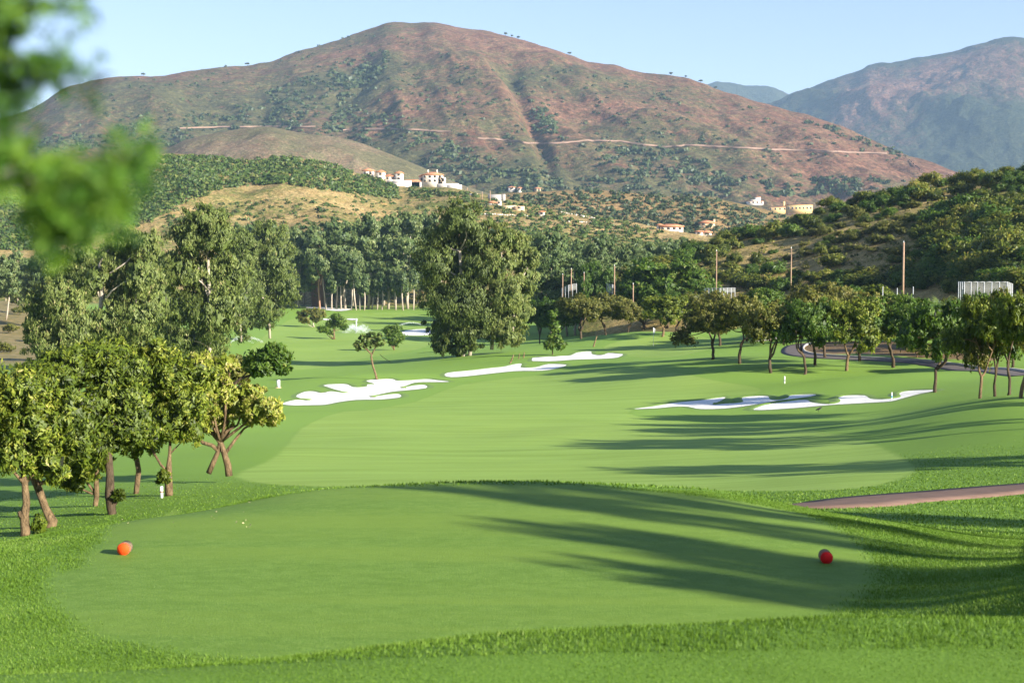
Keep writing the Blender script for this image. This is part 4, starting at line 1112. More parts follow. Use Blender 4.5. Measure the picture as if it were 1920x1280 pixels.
def rh_dens(px, py):
    cr = np.interp(px, RH.px, RH.cy)
    d = py - cr
    v = 0.9 if d < 35 else 0.75
    if 1350 < px < 1540 and 445 < py < 545: v = 0.10
    if 1500 < px < 1720 and 480 < py < 515: v = 0.05
    if 1540 < px < 1700 and 400 < py < 440: v = 0.35
    if px > 1760 and py > 390: v = 1.0
    if 1640 < px < 1760 and 440 < py < 470: v = 0.4
    return v
hill_label = {'a': 'dense green bush on the upper slope of the right hill near its skyline', 'b': 'olive bush on the dry middle slope of the right hill', 'c': 'dark bush in the shaded thicket at the right end of the hill', 'd': 'bush low on the right hill just above the orchard trees'}
def shrub_label(px, py, ms, key, s_):
    c = 'tan olive' if ms in SHO else 'bright green' if ms in SHG else 'dark green'
    cr = float(np.interp(px, RH.px, RH.cy))
    v = 'on the right hill skyline' if py - cr < 16 else 'just under the right hill skyline' if py - cr < 40 else 'high on the right hill' if py - cr < 75 else 'midway up the right hill' if py < 490 else 'low on the right hill'
    sz = 'very big ' if s_ > 8 else 'big ' if s_ > 6 else 'small ' if s_ < 4 else ''
    marks = [(1200, 'left of the huge tree'), (1265, 'above the huge tree'), (1320, 'left of the slender pole'), (1360, 'right of the slender pole'), (1410, 'between the pale poles'), (1460, 'left of the dry slope pole'), (1510, 'right of the dry slope pole'), (1570, 'above the cut stump tree'), (1625, 'above the wavy trunk'), (1670, 'left of the red pole'), (1715, 'right of the red pole'), (1760, 'above the fan palm'), (1810, 'above the enclosure left end'), (1860, 'above the panel enclosure'), (1905, 'at the right edge')]
    w_ = min(marks, key=lambda m_: abs(m_[0] - px))[1]
    return sz + c + ' bush ' + v + ' ' + w_
nb = 0; tries = 0
placed = []
while nb < 296 and tries < 9000:
    tries += 1
    px = rnd.uniform(1170, 1960); cr = float(np.interp(px, RH.px, RH.cy)); lim = np.interp(px, [1170, 1330, 1500, 1960], [530, 540, 545, 545])
    py = cr + 2 + (lim - cr) * rnd.random() ** 0.9
    if rnd.random() > rh_dens(px, py): continue
    if any(abs(px - a) < 15 and abs(py - c) < 8 for a, c in placed): continue
    q = RH.at(px, py)
    if q is None: continue
    placed.append((px, py))
    key = 'c' if (px > 1740 and py > 400) else 'a' if py < cr + 35 else 'd' if py > 500 else 'b'
    s_ = rnd.uniform(3.2, 6.8) * (1.45 if key == 'c' else 1.1 if key == 'a' else 1.0) * (0.75 if key == 'b' else 1)
    col_ = 'x'
    ms = rnd.choice(SHO if (key == 'b' and rnd.random() < 0.5) else SHG if rnd.random() < 0.35 else SH)
    link('shrub', ms, loc=(q[0], q[1], q[2] - 0.25), rotz=rnd.uniform(0, 6.28), scale=(s_, s_, s_ * rnd.uniform(0.7, 1.05)), label=shrub_label(px, py, ms, key, s_), cat='bush', group={'a': 'bushes along the right hill skyline', 'b': 'bushes on the dry slope', 'c': 'thicket bushes on the right', 'd': 'bushes at the foot of the right hill'}[key])
    nb += 1

def scatter_stuff(name, hill, regions, mat, leafn, tri=False, label=None, seed=1, leaf=0.5, patchy=False):
    """one mesh of many leafy clumps"""
    r = np.random.default_rng(seed)
    pts = []; sz = []
    for (poly, n, s0, s1) in regions:
        P = np.array(poly, float); k = 0; t = 0
        x0, y0 = P.min(0); x1, y1 = P.max(0)
        while k < n and t < n * 14:
            t += 1
            a, c = r.uniform(x0, x1), r.uniform(y0, y1)
            if sdf(np.array([a]), np.array([c]), P)[0] < 0: continue
            if patchy and r.random() > 0.12 + 1.5 * sstep(0.42, 0.6, float(fbm(np.array(a / 38.0 + c / 50), np.array(c / 22.0), 3, 77))): continue
            q = hill.at(a, c)
            if q is None: continue
            pts.append(q); sz.append(r.uniform(s0, s1)); k += 1
    pts = np.array(pts); sz = np.array(sz); N = len(pts)
    d = rand_unit(N * leafn).reshape(N, leafn, 3); d[..., 2] = np.abs(d[..., 2]) * 0.75
    rad = 0.5 * sz[:, None, None] * (0.55 + 0.5 * r.random((N, leafn, 1)))
    c = (pts[:, None, :] + d * rad + np.array([0, 0, 0.02]) * sz[:, None, None]).reshape(-1, 3)
    size = np.repeat(sz * leaf, leafn)
    v, f = leaf_quads(c, size, 0.62, 0.0)
    tint = np.repeat(r.normal(0.45, 0.2, N), leafn) + r.normal(0, 0.14, N * leafn)
    cnn = d.reshape(-1, 3) + np.array([0, 0, 0.2]); cnn /= np.linalg.norm(cnn, axis=1)[:, None]
    me = mesh_np(name, v, [f], mat, face_attr={'tint': np.clip(tint, 0, 1)}, cn=np.repeat(cnn, 4, axis=0))
    link(name, me, label=label, cat='scrub', kind='stuff')
scatter_stuff('hill_scrub', LH, [([(-60, 320), (60, 365), (250, 302), (300, 292), (540, 297), (610, 304), (740, 350), (745, 375), (640, 362), (520, 345), (420, 352), (330, 385), (270, 420), (60, 470), (-60, 470)], 4300, 2.0, 5.0), ([(300, 390), (750, 360), (900, 370), (1200, 420), (1250, 470), (560, 450), (300, 440)], 620, 1.5, 3.5), ([(860, 362), (1240, 432), (1250, 470), (850, 440)], 520, 1.5, 4), ([(760, 352), (880, 362), (880, 372), (760, 370)], 60, 2, 4)], M['scrub_leaf'], 22, label='green scrub covering the upper slope of the left hill', seed=3, leaf=0.34)
scatter_stuff('brown_hill_scrub', BH, [([(950, 368), (1130, 358), (1310, 370), (1480, 408), (1520, 450), (1000, 430)], 1100, 2, 5.5)], M['mountain_leaf'], 16, label='low dark scrub dotted over the brown hill', seed=4, leaf=0.42)
mreg = [([(640, 190), (760, 230), (900, 290), (1100, 350), (700, 345), (640, 300), (520, 240)], 430, 5, 11), ([(400, 215), (560, 150), (720, 90), (735, 130), (650, 190), (560, 235), (420, 245)], 230, 5, 11), ([(620, 150), (715, 105), (725, 135), (650, 170)], 90, 7, 12),
        ([(280, 225), (420, 205), (560, 235), (430, 245), (330, 275), (60, 290), (60, 262)], 230, 5, 9), ([(985, 190), (1010, 190), (1060, 270), (1010, 275)], 60, 6, 11), ([(100, 160), (700, 60), (1500, 220), (1700, 300), (1000, 340), (100, 260)], 650, 4, 8),
        ([(850, 340), (1500, 330), (1800, 340), (1800, 372), (900, 365)], 330, 6, 11), ([(1480, 210), (1700, 290), (1690, 297), (1470, 218)], 90, 5, 9), ([(1080, 275), (1300, 280), (1380, 350), (1200, 350)], 160, 6, 12)]
scatter_stuff('mountain_scrub', MT, mreg, M['mountain_leaf'], 16, label='dark pines and bushes dotted over the big mountain', seed=5, leaf=0.5, patchy=True)
scatter_stuff('undergrowth', RH, [([(1180, 505), (1300, 465), (1560, 388), (1920, 320), (1950, 540), (1330, 548), (1180, 535)], 900, 0.6, 1.8)], M['olive_leaf'], 14, label='dry low undergrowth between the bushes of the right hill', seed=6, leaf=0.34)
# the skyline trees of the mountain
sky_t = trunk_mesh('skyline_trunk', [(bend((0, 0, -0.1), (0, 0, 0.5), 4, 0.05), np.linspace(0.05, 0.03, 4))], M['bark_dark'], 6)
sky_c = crown_mesh('skyline_crown', [(0, 0, 0.65, 0.45, 0.45, 0.22), (0.25, 0.1, 0.6, 0.3, 0.3, 0.18), (-0.25, 0, 0.6, 0.3, 0.3, 0.18)], 500, 0.16, M['mountain_leaf'], 0.5, 0.2, 0.5)
for px, s_, lab in [(267, 7.5, 'lone tiny tree on the left shoulder of the mountain skyline'), (463, 8, 'lone tiny tree on the skyline just left of the rising ridge'), (948, 8.5, 'leftmost of three trees close together on the skyline right of the peak'), (958, 6.5, 'middle one of three trees on the skyline right of the peak'), (969, 8, 'rightmost of three trees close together on the skyline'),
                    (1064, 7.5, 'single tree on the skyline between the trio and the far mountains'), (1257, 8, 'larger tree on the descending skyline'), (1283, 6, 'small tree just right of the larger one on the descending skyline'), (1311, 7, 'tree where the far blue peak meets the skyline'), (1338, 6, 'last small tree on the skyline before the blue mountains')]:
    j = int(np.searchsorted(MT.px, px)); i = int(np.argmin(MT.py[:, j]))
    q = (MT.X[i, j], MT.Y[i, j], MT.Z[i, j] - 0.8)
    put_tree('skyline_tree', q, sky_c, sky_t, lab, 'tree', 'trees on the mountain skyline', rnd.uniform(0, 6), (s_ * 0.9, s_ * 0.9, s_ * 0.9))

# dry bank bushes at far left
for (px, py, s_, lab) in [(30, 572, 5, 'round green bush at the top of the dry left bank'), (35, 590, 4.5, 'dark bush in the middle of the dry left bank'), (20, 625, 4, 'low bush on the dry bank near the left edge'), (60, 640, 3.5, 'small bush at the foot of the dry left bank'), (10, 660, 3.6, 'grey green bush lowest on the dry left bank'), (75, 605, 4, 'bush beside the weeping tree on the dry bank')]:
    q = hit(px, py, 100)
    link('shrub', SHO[rnd.randrange(3)], loc=q, rotz=rnd.uniform(0, 6), scale=s_, label=lab, cat='bush', group='bushes on the dry left bank')

# ------------------------------------------------------------------ fan palm
def fan_palm(px, py, Y, h):
    B = at_depth(px, Y, py)
    e = empty('fan_palm', B, 'fan palm with drooping fronds poking out of the tree tops on the right', 'palm')
    top = np.array([0, 0, h])
    link('trunk', trunk_mesh('trunk', [(bend((0, 0, -0.1), top, 5, 0.02), np.linspace(0.22, 0.18, 5))], M['bark_dark'], 8), parent=e)
    for i in range(16):
        a = i * 2.4; el = R(70 - i * 7)
        d = np.array([math.cos(a) * math.cos(el), math.sin(a) * math.cos(el), math.sin(el)])
        g = Geo(); L = 1.3; c = top + d * 0.9
        L = 1.55; side = np.cross(d, (0, 0, 1)); side /= np.linalg.norm(side) + 1e-9; up = np.cross(side, d)
        for k in range(9):
            b_ = R(-70 + 140 * k / 8)
            dd = d * math.cos(b_) + side * math.sin(b_)
            tip = c + dd * L * (1 - 0.15 * abs(math.sin(b_))) - np.array([0, 0, 0.35])
            w = np.cross(dd, up) * 0.07
            g.add([c, (c + tip) / 2 + w + (0, 0, 0.1), tip, (c + tip) / 2 - w + (0, 0, 0.1)], None, [(0, 1, 2, 3)])
        g.tube([top, c], [0.03, 0.02], 5)
        link('frond', g.mesh('frond', M['frond']), parent=e)
m, nt, b = new_mat('palm_frond'); b.inputs['Base Color'].default_value = (0.07, 0.12, 0.02, 1); b.inputs['Roughness'].default_value = 0.45
n = noise_node(nt, 3, 3, 0.6, geo_pos(nt)); nt.links.new(ramp(nt, n.outputs[0], [(0.3, (0.05, 0.09, 0.015)), (0.7, (0.12, 0.16, 0.03))]), b.inputs['Base Color'])
M['frond'] = m
fan_palm(1768, 600, 134, 2.9)

# ------------------------------------------------------------------ buildings
M['white_wall'] = plain_mat('white_render', (0.74, 0.66, 0.56), 0.8, 0.05, 0.4)
M['cream_wall'] = plain_mat('cream_render', (0.66, 0.47, 0.28), 0.8, 0.08, 0.4)
M['yellow_wall'] = plain_mat('yellow_render', (0.72, 0.50, 0.20), 0.8, 0.06, 0.2)
M['tile'] = plain_mat('clay_tile', (0.50, 0.22, 0.11), 0.85, 0.2, 1.5)
M['glass'] = plain_mat('dark_window', (0.06, 0.065, 0.07), 0.2, 0.1, 1)
M['brown_wall'] = plain_mat('brown_brick', (0.20, 0.115, 0.075), 0.9, 0.15, 1)
def hip_roof(name, cx, cy, w, d, z, h, over=0.5, mat=None):
    a, b_ = w / 2 + over, d / 2 + over; r = max(a - b_, 0)
    rr = max(b_ - a, 0)
    v = [(cx - a, cy - b_, z), (cx + a, cy - b_, z), (cx + a, cy + b_, z), (cx - a, cy + b_, z), (cx - r, cy - rr, z + h), (cx + r, cy + rr, z + h),
         (cx - a, cy - b_, z - 0.25), (cx + a, cy - b_, z - 0.25), (cx + a, cy + b_, z - 0.25), (cx - a, cy + b_, z - 0.25)]
    g = Geo().add(v, [(3, 0, 4), (1, 2, 5)], [(0, 1, 5, 4), (2, 3, 4, 5), (6, 7, 1, 0), (7, 8, 2, 1), (8, 9, 3, 2), (9, 6, 0, 3), (6, 9, 8, 7)])
    return g.mesh(name, mat or M['tile'])
def building(name, label, px, py, Y, blocks, wallm, rot=0.0, group=None, cat='house', found=2.5, surf=True):
    """blocks: (x, y, w, d, z0, h, roof_h, windows, storeys) metres from the base point; y grows away from the camera"""
    c_ = [q for q in (h_.at(px, py) for h_ in (LH, BH, RH, MT) if h_.px[0] < px < h_.px[-1]) if q is not None]
    Y1 = min(q[1] for q in c_) if (c_ and surf) else Y
    B = W(px, py, Y1)
    e = empty(name, B, label, cat, group, rot); e.scale = (Y1 / Y,) * 3
    for (x, y, w, d, z0, h, rh, nw, ns) in blocks:
        zb = z0 - (found if z0 == 0 else 0)
        link('wall', Geo().box(x - w / 2, x + w / 2, y - d / 2, y + d / 2, zb, z0 + h).mesh('wall', wallm), parent=e)
        if rh > 0: link('roof', hip_roof('roof', x, y, w, d, z0 + h + 0.25, rh), parent=e)
        elif rh < 0:
            link('roof', Geo().box(x - w / 2 - .25, x + w / 2 + .25, y - d / 2 - .25, y + d / 2 + .25, z0 + h + 0.003, z0 + h + 0.35).mesh('roof', M['tile']), parent=e)
        for s in range(ns):
            for k in range(nw):
                wx = x - w / 2 + w * (k + 0.5) / nw; wz = z0 + h * (s + 0.35) / ns
                ww = min(1.3, w / nw * 0.45); wh = min(1.6, h / ns * 0.5)
                fr = Geo().box(wx - ww / 2 - .12, wx + ww / 2 + .12, y - d / 2 - 0.10, y - d / 2 + 0.05, wz - .12, wz + wh + .12).mesh('window', M['cream_wall'])
                fo = link('window', fr, parent=e)
                link('pane', Geo().box(wx - ww / 2, wx + ww / 2, y - d / 2 - 0.13, y - d / 2 - 0.0, wz, wz + wh).mesh('pane', M['glass']), parent=fo)
    return e
v1 = building('villa', 'small white tower house with orange roof, leftmost building on the left hilltop', 691, 331, 806, [(0, 0, 6.0, 6, 0, 3.0, 1.6, 2, 1)], M['white_wall'], surf=False)
v2 = building('villa', 'white villa with two small towers and a terracotta roof between them on the hilltop', 732, 339, 800, [(-5.2, 0, 4.6, 5, 0, 4.6, 1.4, 1, 2), (5.0, 0, 4.4, 5, 0, 4.0, 1.3, 1, 2), (0, 0.6, 5.8, 4, 0, 2.4, 1.2, 2, 1)], M['white_wall'], surf=False)
v3 = building('villa', 'largest hilltop villa with hipped orange roof, chimneys and arcaded balcony', 812, 344, 790, [(0, 0, 11, 9, 0, 4.4, 1.7, 4, 2), (-6.2, -0.5, 2.6, 5, 0, 3.6, 1.0, 1, 1), (5.0, -1.5, 4, 6, 0, 3.0, 0, 2, 1)], M['white_wall'], surf=False)
for cx in (-2.8, 2.2): link('chimney', Geo().box(cx - .4, cx + .4, -.4, .4, 5.3, 7.5).mesh('chimney', M['white_wall']), parent=v3)
building('terrace_wall', 'white stepped garden terraces below the hilltop villas', 775, 349, 786, [(-6, 0, 10, 3, 0, 3.0, 0, 0, 0), (4, 1.5, 14, 3, 0, 2.2, 0, 0, 0), (-10.5, 2, 8, 3, 1.2, 2.2, 0, 0, 0), (19, 0, 12, 1.2, 0, 1.4, 0, 0, 0), (-8.5, -2, 3.5, 2, -2.5, 3.8, 0, 0, 0)], M['white_wall'], cat='wall', surf=False)
building('villa', 'low terracotta roofed annex on the villa terraces', 772, 345, 787.5, [(0, 0, 9, 3, 0, 1.3, 0.9, 0, 0)], M['white_wall'], found=2, surf=False)
building('garden_wall', 'long white boundary wall running down right of the villas', 852, 353, 770, [(0, 0, 8, 0.8, 0, 1.8, 0, 0, 0)], M['white_wall'], cat='wall', found=2, surf=False)
building('ruin_wall', 'pale low building on the slope right of the villas', 966, 393, 690, [(-3, 1, 7, 3, 0, 2.0, 0, 0, 0), (2, 0, 5, 3, 0, 1.6, 0, 1, 1)], M['cream_wall'], found=2)
building('hut', 'tiny orange roofed hut with a white end wall above the pale low building', 936, 384, 715, [(0, 0, 2.4, 3, 0, 1.8, 0, 1, 1), (-3.2, 0.3, 4, 3, 0, .9, 0.9, 0, 0)], M['white_wall'], found=2)
building('hut', 'small white hut low on the slope, right of the pale building', 1016, 404, 660, [(0, 0, 2.6, 3, 0, 1.5, 0.5, 1, 1)], M['white_wall'], found=2)
building('villa', 'long white house with orange roof at the foot of the brown hill', 1258, 433, 560, [(0, 0, 9, 5, 0, 1.6, 0.9, 4, 1), (-4.6, -.5, 1.8, 3, 0, 2.2, .5, 1, 1), (1.5, -2.4, 4, 2, -2.0, 2.0, 0, 2, 1)], M['white_wall'], found=3)
building('villa', 'tan roofed farmhouse with a chimney among trees under the brown hill', 1325, 424, 580, [(0, 0, 6, 5, 0, 1.2, 1.0, 2, 1), (3, 0, .8, .8, 0, 2.8, 0, 0, 0)], M['cream_wall'], found=3)
building('villa', 'small white house with a bright orange roof below the tan farmhouse', 1318, 441, 545, [(-1.7, 0, 2.6, 4, 0, 1.3, .3, 1, 1), (1.5, 1, 3.2, 4, 0, 1.0, .8, 1, 1)], M['white_wall'], found=3)
building('warehouse', 'long yellow warehouse with an orange roof edge and white chimney beyond the brown hill', 1485, 396, 1240, [(6, 0, 22, 10, 0, 5.2, -1, 7, 1), (-13, 1, 16, 10, 0, 3.2, -1, 4, 1), (-7.2, -1, 1.6, 1.6, 0, 8.5, 0, 0, 0)], M['yellow_wall'], found=2.5, cat='building')
building('warehouse', 'low white building with stepped roofs left of the yellow warehouse', 1415, 383, 1260, [(0, 0, 14, 8, 0, 2.4, -1, 4, 1), (1, 2, 8, 5, 0, 4.0, 0, 3, 1), (3, 3, 5, 4, 0, 6.2, -1, 0, 0)], M['white_wall'], found=2.5, cat='building')
building('villa', 'small white house at the tree line right of the yellow warehouse', 1549, 381, 1200, [(0, 0, 7, 6, 0, 2.6, -1, 2, 1), (2, 1, 3, 3, 0, 4, 0, 0, 0)], M['white_wall'], found=2.5)
M['grey_wall'] = plain_mat('grey_concrete', (0.32, 0.30, 0.28), 0.9, 0.1, 0.4)
building('retaining_wall', 'curved grey retaining wall on the slope right of the villas', 928, 374, 700, [(0, 0, 7, 1, 0, 2.4, 0, 0, 0), (4.2, 1, 2, 3, 0, 2.6, 0, 0, 0)], M['grey_wall'], cat='wall')
building('hut', 'tiny white house at the far left end of the brown hill crest', 959, 357, 950, [(0, 0, 4.5, 4, 0, 1.8, .8, 1, 1)], M['white_wall'])
building('hut', 'second tiny white house on the brown hill crest', 974, 358, 950, [(0, 0, 3, 4, 0, 1.7, .8, 1, 1)], M['white_wall'])
building('hut', 'tiny pale house on the crest just left of the rounded brown hill', 1008, 359, 950, [(0, 0, 4, 4, 0, 1.9, .8, 2, 1)], M['cream_wall'])
building('garden_wall', 'low white wall on the slope above the grey retaining wall', 888, 367, 740, [(0, 0, 4, .8, 0, 1.1, 0, 0, 0)], M['white_wall'], cat='wall')
building('shed', 'brown brick shed in the deep shade behind the far eucalyptus row', 597, 533, 468, [(0, 0, 4.2, 4, 0, 3.0, -1, 1, 1)], M['brown_wall'], cat='shed', found=9, surf=False)
# scattered white field stones in rows
M['stone'] = plain_mat('pale_stone', (0.62, 0.56, 0.48), 0.9, 0.1, 1)
sm = []
for v in range(3):
    g = Geo(); pts = rand_unit(10) * np.array([0.5, 0.4, 0.35])
    bm = bmesh.new(); bmesh.ops.create_icosphere(bm, subdivisions=1, radius=0.5)
    for w in bm.verts: w.co *= rnd.uniform(0.7, 1.15)
    me = bpy.data.meshes.new('stone'); bm.to_mesh(me); bm.free(); me.materials.append(M['stone']); sm.append(me)
for (x0, y0, x1, y1, n, lab, gr) in [(905, 402, 990, 406, 26, 'white boulder in the upper line of stones on the slope', 'upper boulder line'), (1048, 398, 1122, 412, 18, 'white boulder in the slanting line on the right slope', 'slanting boulder line'), (1056, 416, 1110, 418, 10, 'white boulder in the lowest short line', 'lowest boulder line')]:
    for i in range(n):
        f = (i + rnd.uniform(-.3, .3)) / n; q = LH.at(x0 + (x1 - x0) * f, y0 + (y1 - y0) * f + rnd.uniform(-.6, .6))
        if q is None: continue
        link('boulder', rnd.choice(sm), loc=q + (0, 0, 0.2), rotz=rnd.uniform(0, 6), scale=(rnd.uniform(.8, 1.8), 1, rnd.uniform(.6, 1.1)), label=lab, cat='boulder', group=gr)

# ------------------------------------------------------------------ poles, fences, course furniture
M['pole'] = plain_mat('weathered_pole', (0.34, 0.22, 0.15), 0.85, 0.2, 2)
M['paint_white'] = plain_mat('white_paint', (0.75, 0.75, 0.73), 0.5, 0.05, 4)
M['steel'] = plain_mat('galvanised_steel', (0.36, 0.37, 0.38), 0.5, 0.15, 4)
M['wire'] = plain_mat('wire', (0.12, 0.11, 0.10), 0.6, 0.05, 4)
def pole(px, y0, y1, Y, label, r=0.085):
    B = W(px, y1, Y); h = (y1 - y0) * Y / FPX
    g = Geo().tube([(0, 0, -1.5), (0, 0, h * 0.5), (0.02, 0, h)], [r * 1.1, r, r * 0.8], 8)
    e = empty('utility_pole', B, label, 'pole', 'timber poles on the right')
    link('shaft', g.mesh('shaft', M['pole'], True), parent=e)
    link('insulator', Geo().tube([(0.0, 0, h + 0.003), (0.0, 0, h + 0.22)], [0.06, 0.04], 6).mesh('insulator', M['paint_white'], True), parent=e)
    return np.array([B[0], B[1], B[2] + h])
tops = [pole(1055, 515, 545, 255, 'leftmost short pole left of the bare earth bank'), pole(1071, 505, 547, 240, 'left one of the close pair of poles on the bare bank'), pole(1076, 504, 540, 262, 'right one of the close pair of poles on the bare bank'),
        pole(1095, 512, 545, 258, 'short pole in front of the dark round tree'), pole(1152, 499, 552, 225, 'tall red brown pole beside the curved grey fence'), pole(1187, 533, 568, 215, 'short banded pole right of the curved grey fence'),
        pole(1283, 489, 515, 270, 'pole top showing above the huge dark tree'), pole(1343, 471, 552, 214, 'slender pole in front of the dry slope right of the huge tree'), pole(1483, 466, 540, 200, 'pale pole in the middle of the dry slope'), pole(1693, 455, 560, 190, 'red brown pole against the dark thicket near the grey fence', 0.14)]
for px_w, y0_w, y1_w, lab_w in [(904, 360, 377, 'thin dark pole left of the grey retaining wall'), (919, 358, 379, 'thin dark pole in front of the grey retaining wall'), (876, 352, 363, 'short thin pole right of the villa garden wall')]:
    q_ = LH.at(px_w, y1_w)
    if q_ is not None: pole(px_w, y0_w, y1_w, q_[1], lab_w, 0.2)
def wire(a, c):
    pts = [a + (c - a) * t + np.array([0, 0, -1.2 * 4 * t * (1 - t)]) for t in np.linspace(0, 1, 14)]
    o = link('overhead_wire', Geo().tube(np.array(pts) - pts[0], 0.014, 4).mesh('wire', M['wire']), loc=pts[0], cat='wire', group='overhead wires')
    return o
for (i, j, lab) in [(6, 7, 'thin overhead wire sagging from the pole above the huge tree'), (7, 8, 'thin overhead wire between the two pale poles on the dry slope'), (8, 9, 'thin overhead wire reaching the red brown pole by the thicket'), (4, 6, 'thin overhead wire over the huge dark tree')]:
    wire(tops[i], tops[j])['label'] = lab
m, nt, b = new_mat('mesh_panel')
b.inputs['Base Color'].default_value = (0.50, 0.50, 0.48, 1); b.inputs['Roughness'].default_value = 0.5
tc = nt.nodes.new('ShaderNodeTexCoord'); nn_ = noise_node(nt, 40, 2, 0.5, tc.outputs['Object'])
nt.links.new(ramp(nt, nn_.outputs[0], [(0.3, (0.42, 0.42, 0.40)), (0.7, (0.56, 0.56, 0.54))]), b.inputs['Base Color'])
tr = nt.nodes.new('ShaderNodeBsdfTransparent'); mx = nt.nodes.new('ShaderNodeMixShader'); mx.inputs[0].default_value = 0.16
nt.links.new(tr.outputs[0], mx.inputs[1]); nt.links.new(b.outputs[0], mx.inputs[2]); nt.links.new(mx.outputs[0], nt.nodes['Material Output'].inputs['Surface'])
M['panel'] = m
def fence(label, pts, hpx, npost, Y, panel=True, r=0.05, rail=True):
    """pts: px,py of the foot line"""
    P = []
    for i in range(npost):
        t = i / (npost - 1) * (len(pts) - 1); k = min(int(t), len(pts) - 2); f = t - k
        a = pts[k]; c = pts[k + 1]
        P.append(W(a[0] + (c[0] - a[0]) * f, a[1] + (c[1] - a[1]) * f, Y + (a[2] + (c[2] - a[2]) * f)))
    h = hpx * Y / FPX; B = P[0]
    e = empty('fence', B, label, 'fence')
    for i, p in enumerate(P):
        q = p - B
        link('post', Geo().tube([q + (0, 0, -1.5), q + (0, 0, h)], r, 6).mesh('post', M['steel'], True), parent=e)
        if i < len(P) - 1 and panel:
            c = P[i + 1] - B; t = (c - q) / (np.linalg.norm(c - q)); s = t * r
            d = np.array([-t[1], t[0], 0]) * 0.01
            a0 = q + s; c0 = c - s
            g = Geo().add([a0 - d, c0 - d, c0 - d + (0, 0, h - .08), a0 - d + (0, 0, h - .08), a0 + d, c0 + d, c0 + d + (0, 0, h - .08), a0 + d + (0, 0, h - .08)], None, [(0, 1, 2, 3), (5, 4, 7, 6), (3, 2, 6, 7), (0, 4, 5, 1)])
            link('panel', g.mesh('panel', M['panel']), parent=e)
        if rail and i < len(P) - 1:
            c = P[i + 1] - B
            link('rail', Geo().tube([q + (0, 0, h - 0.03), c + (0, 0, h - 0.03)], 0.025, 5).mesh('rail', M['steel']), parent=e)
fence('grey panel enclosure with pale posts at the right under the dark thicket', [(1797, 552, 3), (1808, 553, -1), (1845, 553, -1), (1888, 553, -1), (1898, 556, 4)], 25, 13, 150)
fence('thin wire fence with three posts left of the fan palm', [(1655, 563, 0), (1682, 566, 0), (1712, 563, 1)], 26, 3, 160, panel=False, r=0.05, rail=False)
fence('low pale fence at the foot of the slender pole', [(1322, 549, 2), (1350, 549, 0), (1378, 548, 2)], 9, 9, 206)
fence('curved grey fence sheet behind the tall red brown pole', [(1138, 548, 4), (1148, 550, 0), (1160, 555, 2)], 17, 5, 232)
fence('leftmost curved grey fence sheet on the bare bank', [(1054, 551, 2), (1066, 546, 0), (1081, 543, 3)], 12, 5, 246)

# flagstick
fb = hit(1225, 648, 100)
e = empty('golf_flag', fb, 'white flag hanging on its pale stick in the raised green', 'flag')
fh = 34 * fb[1] / FPX
link('flagstick', Geo().tube([(0, 0, -0.2), (0, 0, fh)], 0.022, 8).mesh('flagstick', M['paint_white'], True), parent=e)
fv = []; nf = 8
for i in range(nf + 1):
    t = i / nf
    fv += [(0.02 + 0.20 * t, 0.05 * math.sin(t * 5), fh - 0.02 - 0.10 * t), (0.02 + 0.14 * t, 0.06 * math.sin(t * 5 + .6), fh - 0.55 - 0.25 * t)]
link('flag', Geo().add(fv, None, [(2 * i, 2 * i + 2, 2 * i + 3, 2 * i + 1) for i in range(nf)]).mesh('flag', M['paint_white'], True), parent=e)
# marker posts
M['blue_paint'] = plain_mat('blue_paint', (0.12, 0.35, 0.50), 0.5, 0.05, 4)
def marker_post(px, y0, y1, label, wpx=3, band=None, ymin=50):
    B = hit(px, y1, ymin); h = (y1 - y0) * B[1] / FPX; r = wpx * B[1] / FPX / 2
    e = empty('marker_post', B, label, 'post')
    link('shaft', Geo().tube([(0, 0, -0.2), (0, 0, h * 0.85), (0, 0, h)], [r, r, r * 0.8], 8).mesh('shaft', M['paint_white'], True), parent=e)
    link('band', Geo().tube([(0, 0, h * 0.35), (0, 0, h * 0.60)], r * 1.12, 8).mesh('band', M[band or 'steel'], True), parent=e)
marker_post(1471, 705, 719, 'short white post alone on the shaded bank', 2.6)
marker_post(1672, 735, 751, 'thin white and blue post in the lower right bunker', 2.4, 'blue_paint')
marker_post(1152, 587, 607, 'white post on top of the shaded bank left of the path', 2.2, ymin=150)
# ball washer / litter bin by the left bunker
B = hit(522, 727, 60); s_ = B[1] / FPX
e = empty('course_bin', B, 'white ribbed cylindrical bin on a tan base left of the big bunker', 'bin')
link('body', Geo().tube([(0, 0, 0.05), (0, 0, 14 * s_)], 3.2 * s_, 14).mesh('body', M['paint_white'], True), parent=e)
link('lid', Geo().tube([(0, 0, 14 * s_ + .003), (0, 0, 15 * s_), (0, 0, 15.5 * s_)], [3.5 * s_, 3.5 * s_, 2 * s_], 14).mesh('lid', M['steel'], True), parent=e)
link('base', Geo().box(-6 * s_, 5 * s_, -3 * s_, 3 * s_, -0.05, 0.05 - 0.003).mesh('base', M['cream_wall']), parent=e)
for k in range(5): link('rib', Geo().tube([(0, 0, (2.4 + 2.4 * k) * s_), (0, 0, (3.0 + 2.4 * k) * s_)], 3.4 * s_, 14).mesh('rib', M['steel'], True), parent=e)
# white notched post beside the near tree
B = at_depth(303, 39.0, 931); s_ = B[1] / FPX
e = empty('marker_post', B, 'short white board post standing against the foot of a near left tree', 'post')
link('shaft', Geo().box(-2.5 * s_, 2.5 * s_, -0.03, 0.03, -0.1, 22 * s_).mesh('shaft', M['paint_white']), parent=e)
link('band', Geo().box(-2.8 * s_, 2.8 * s_, -0.034, 0.034, 10 * s_, 13 * s_).mesh('band', M['pole']), parent=e)
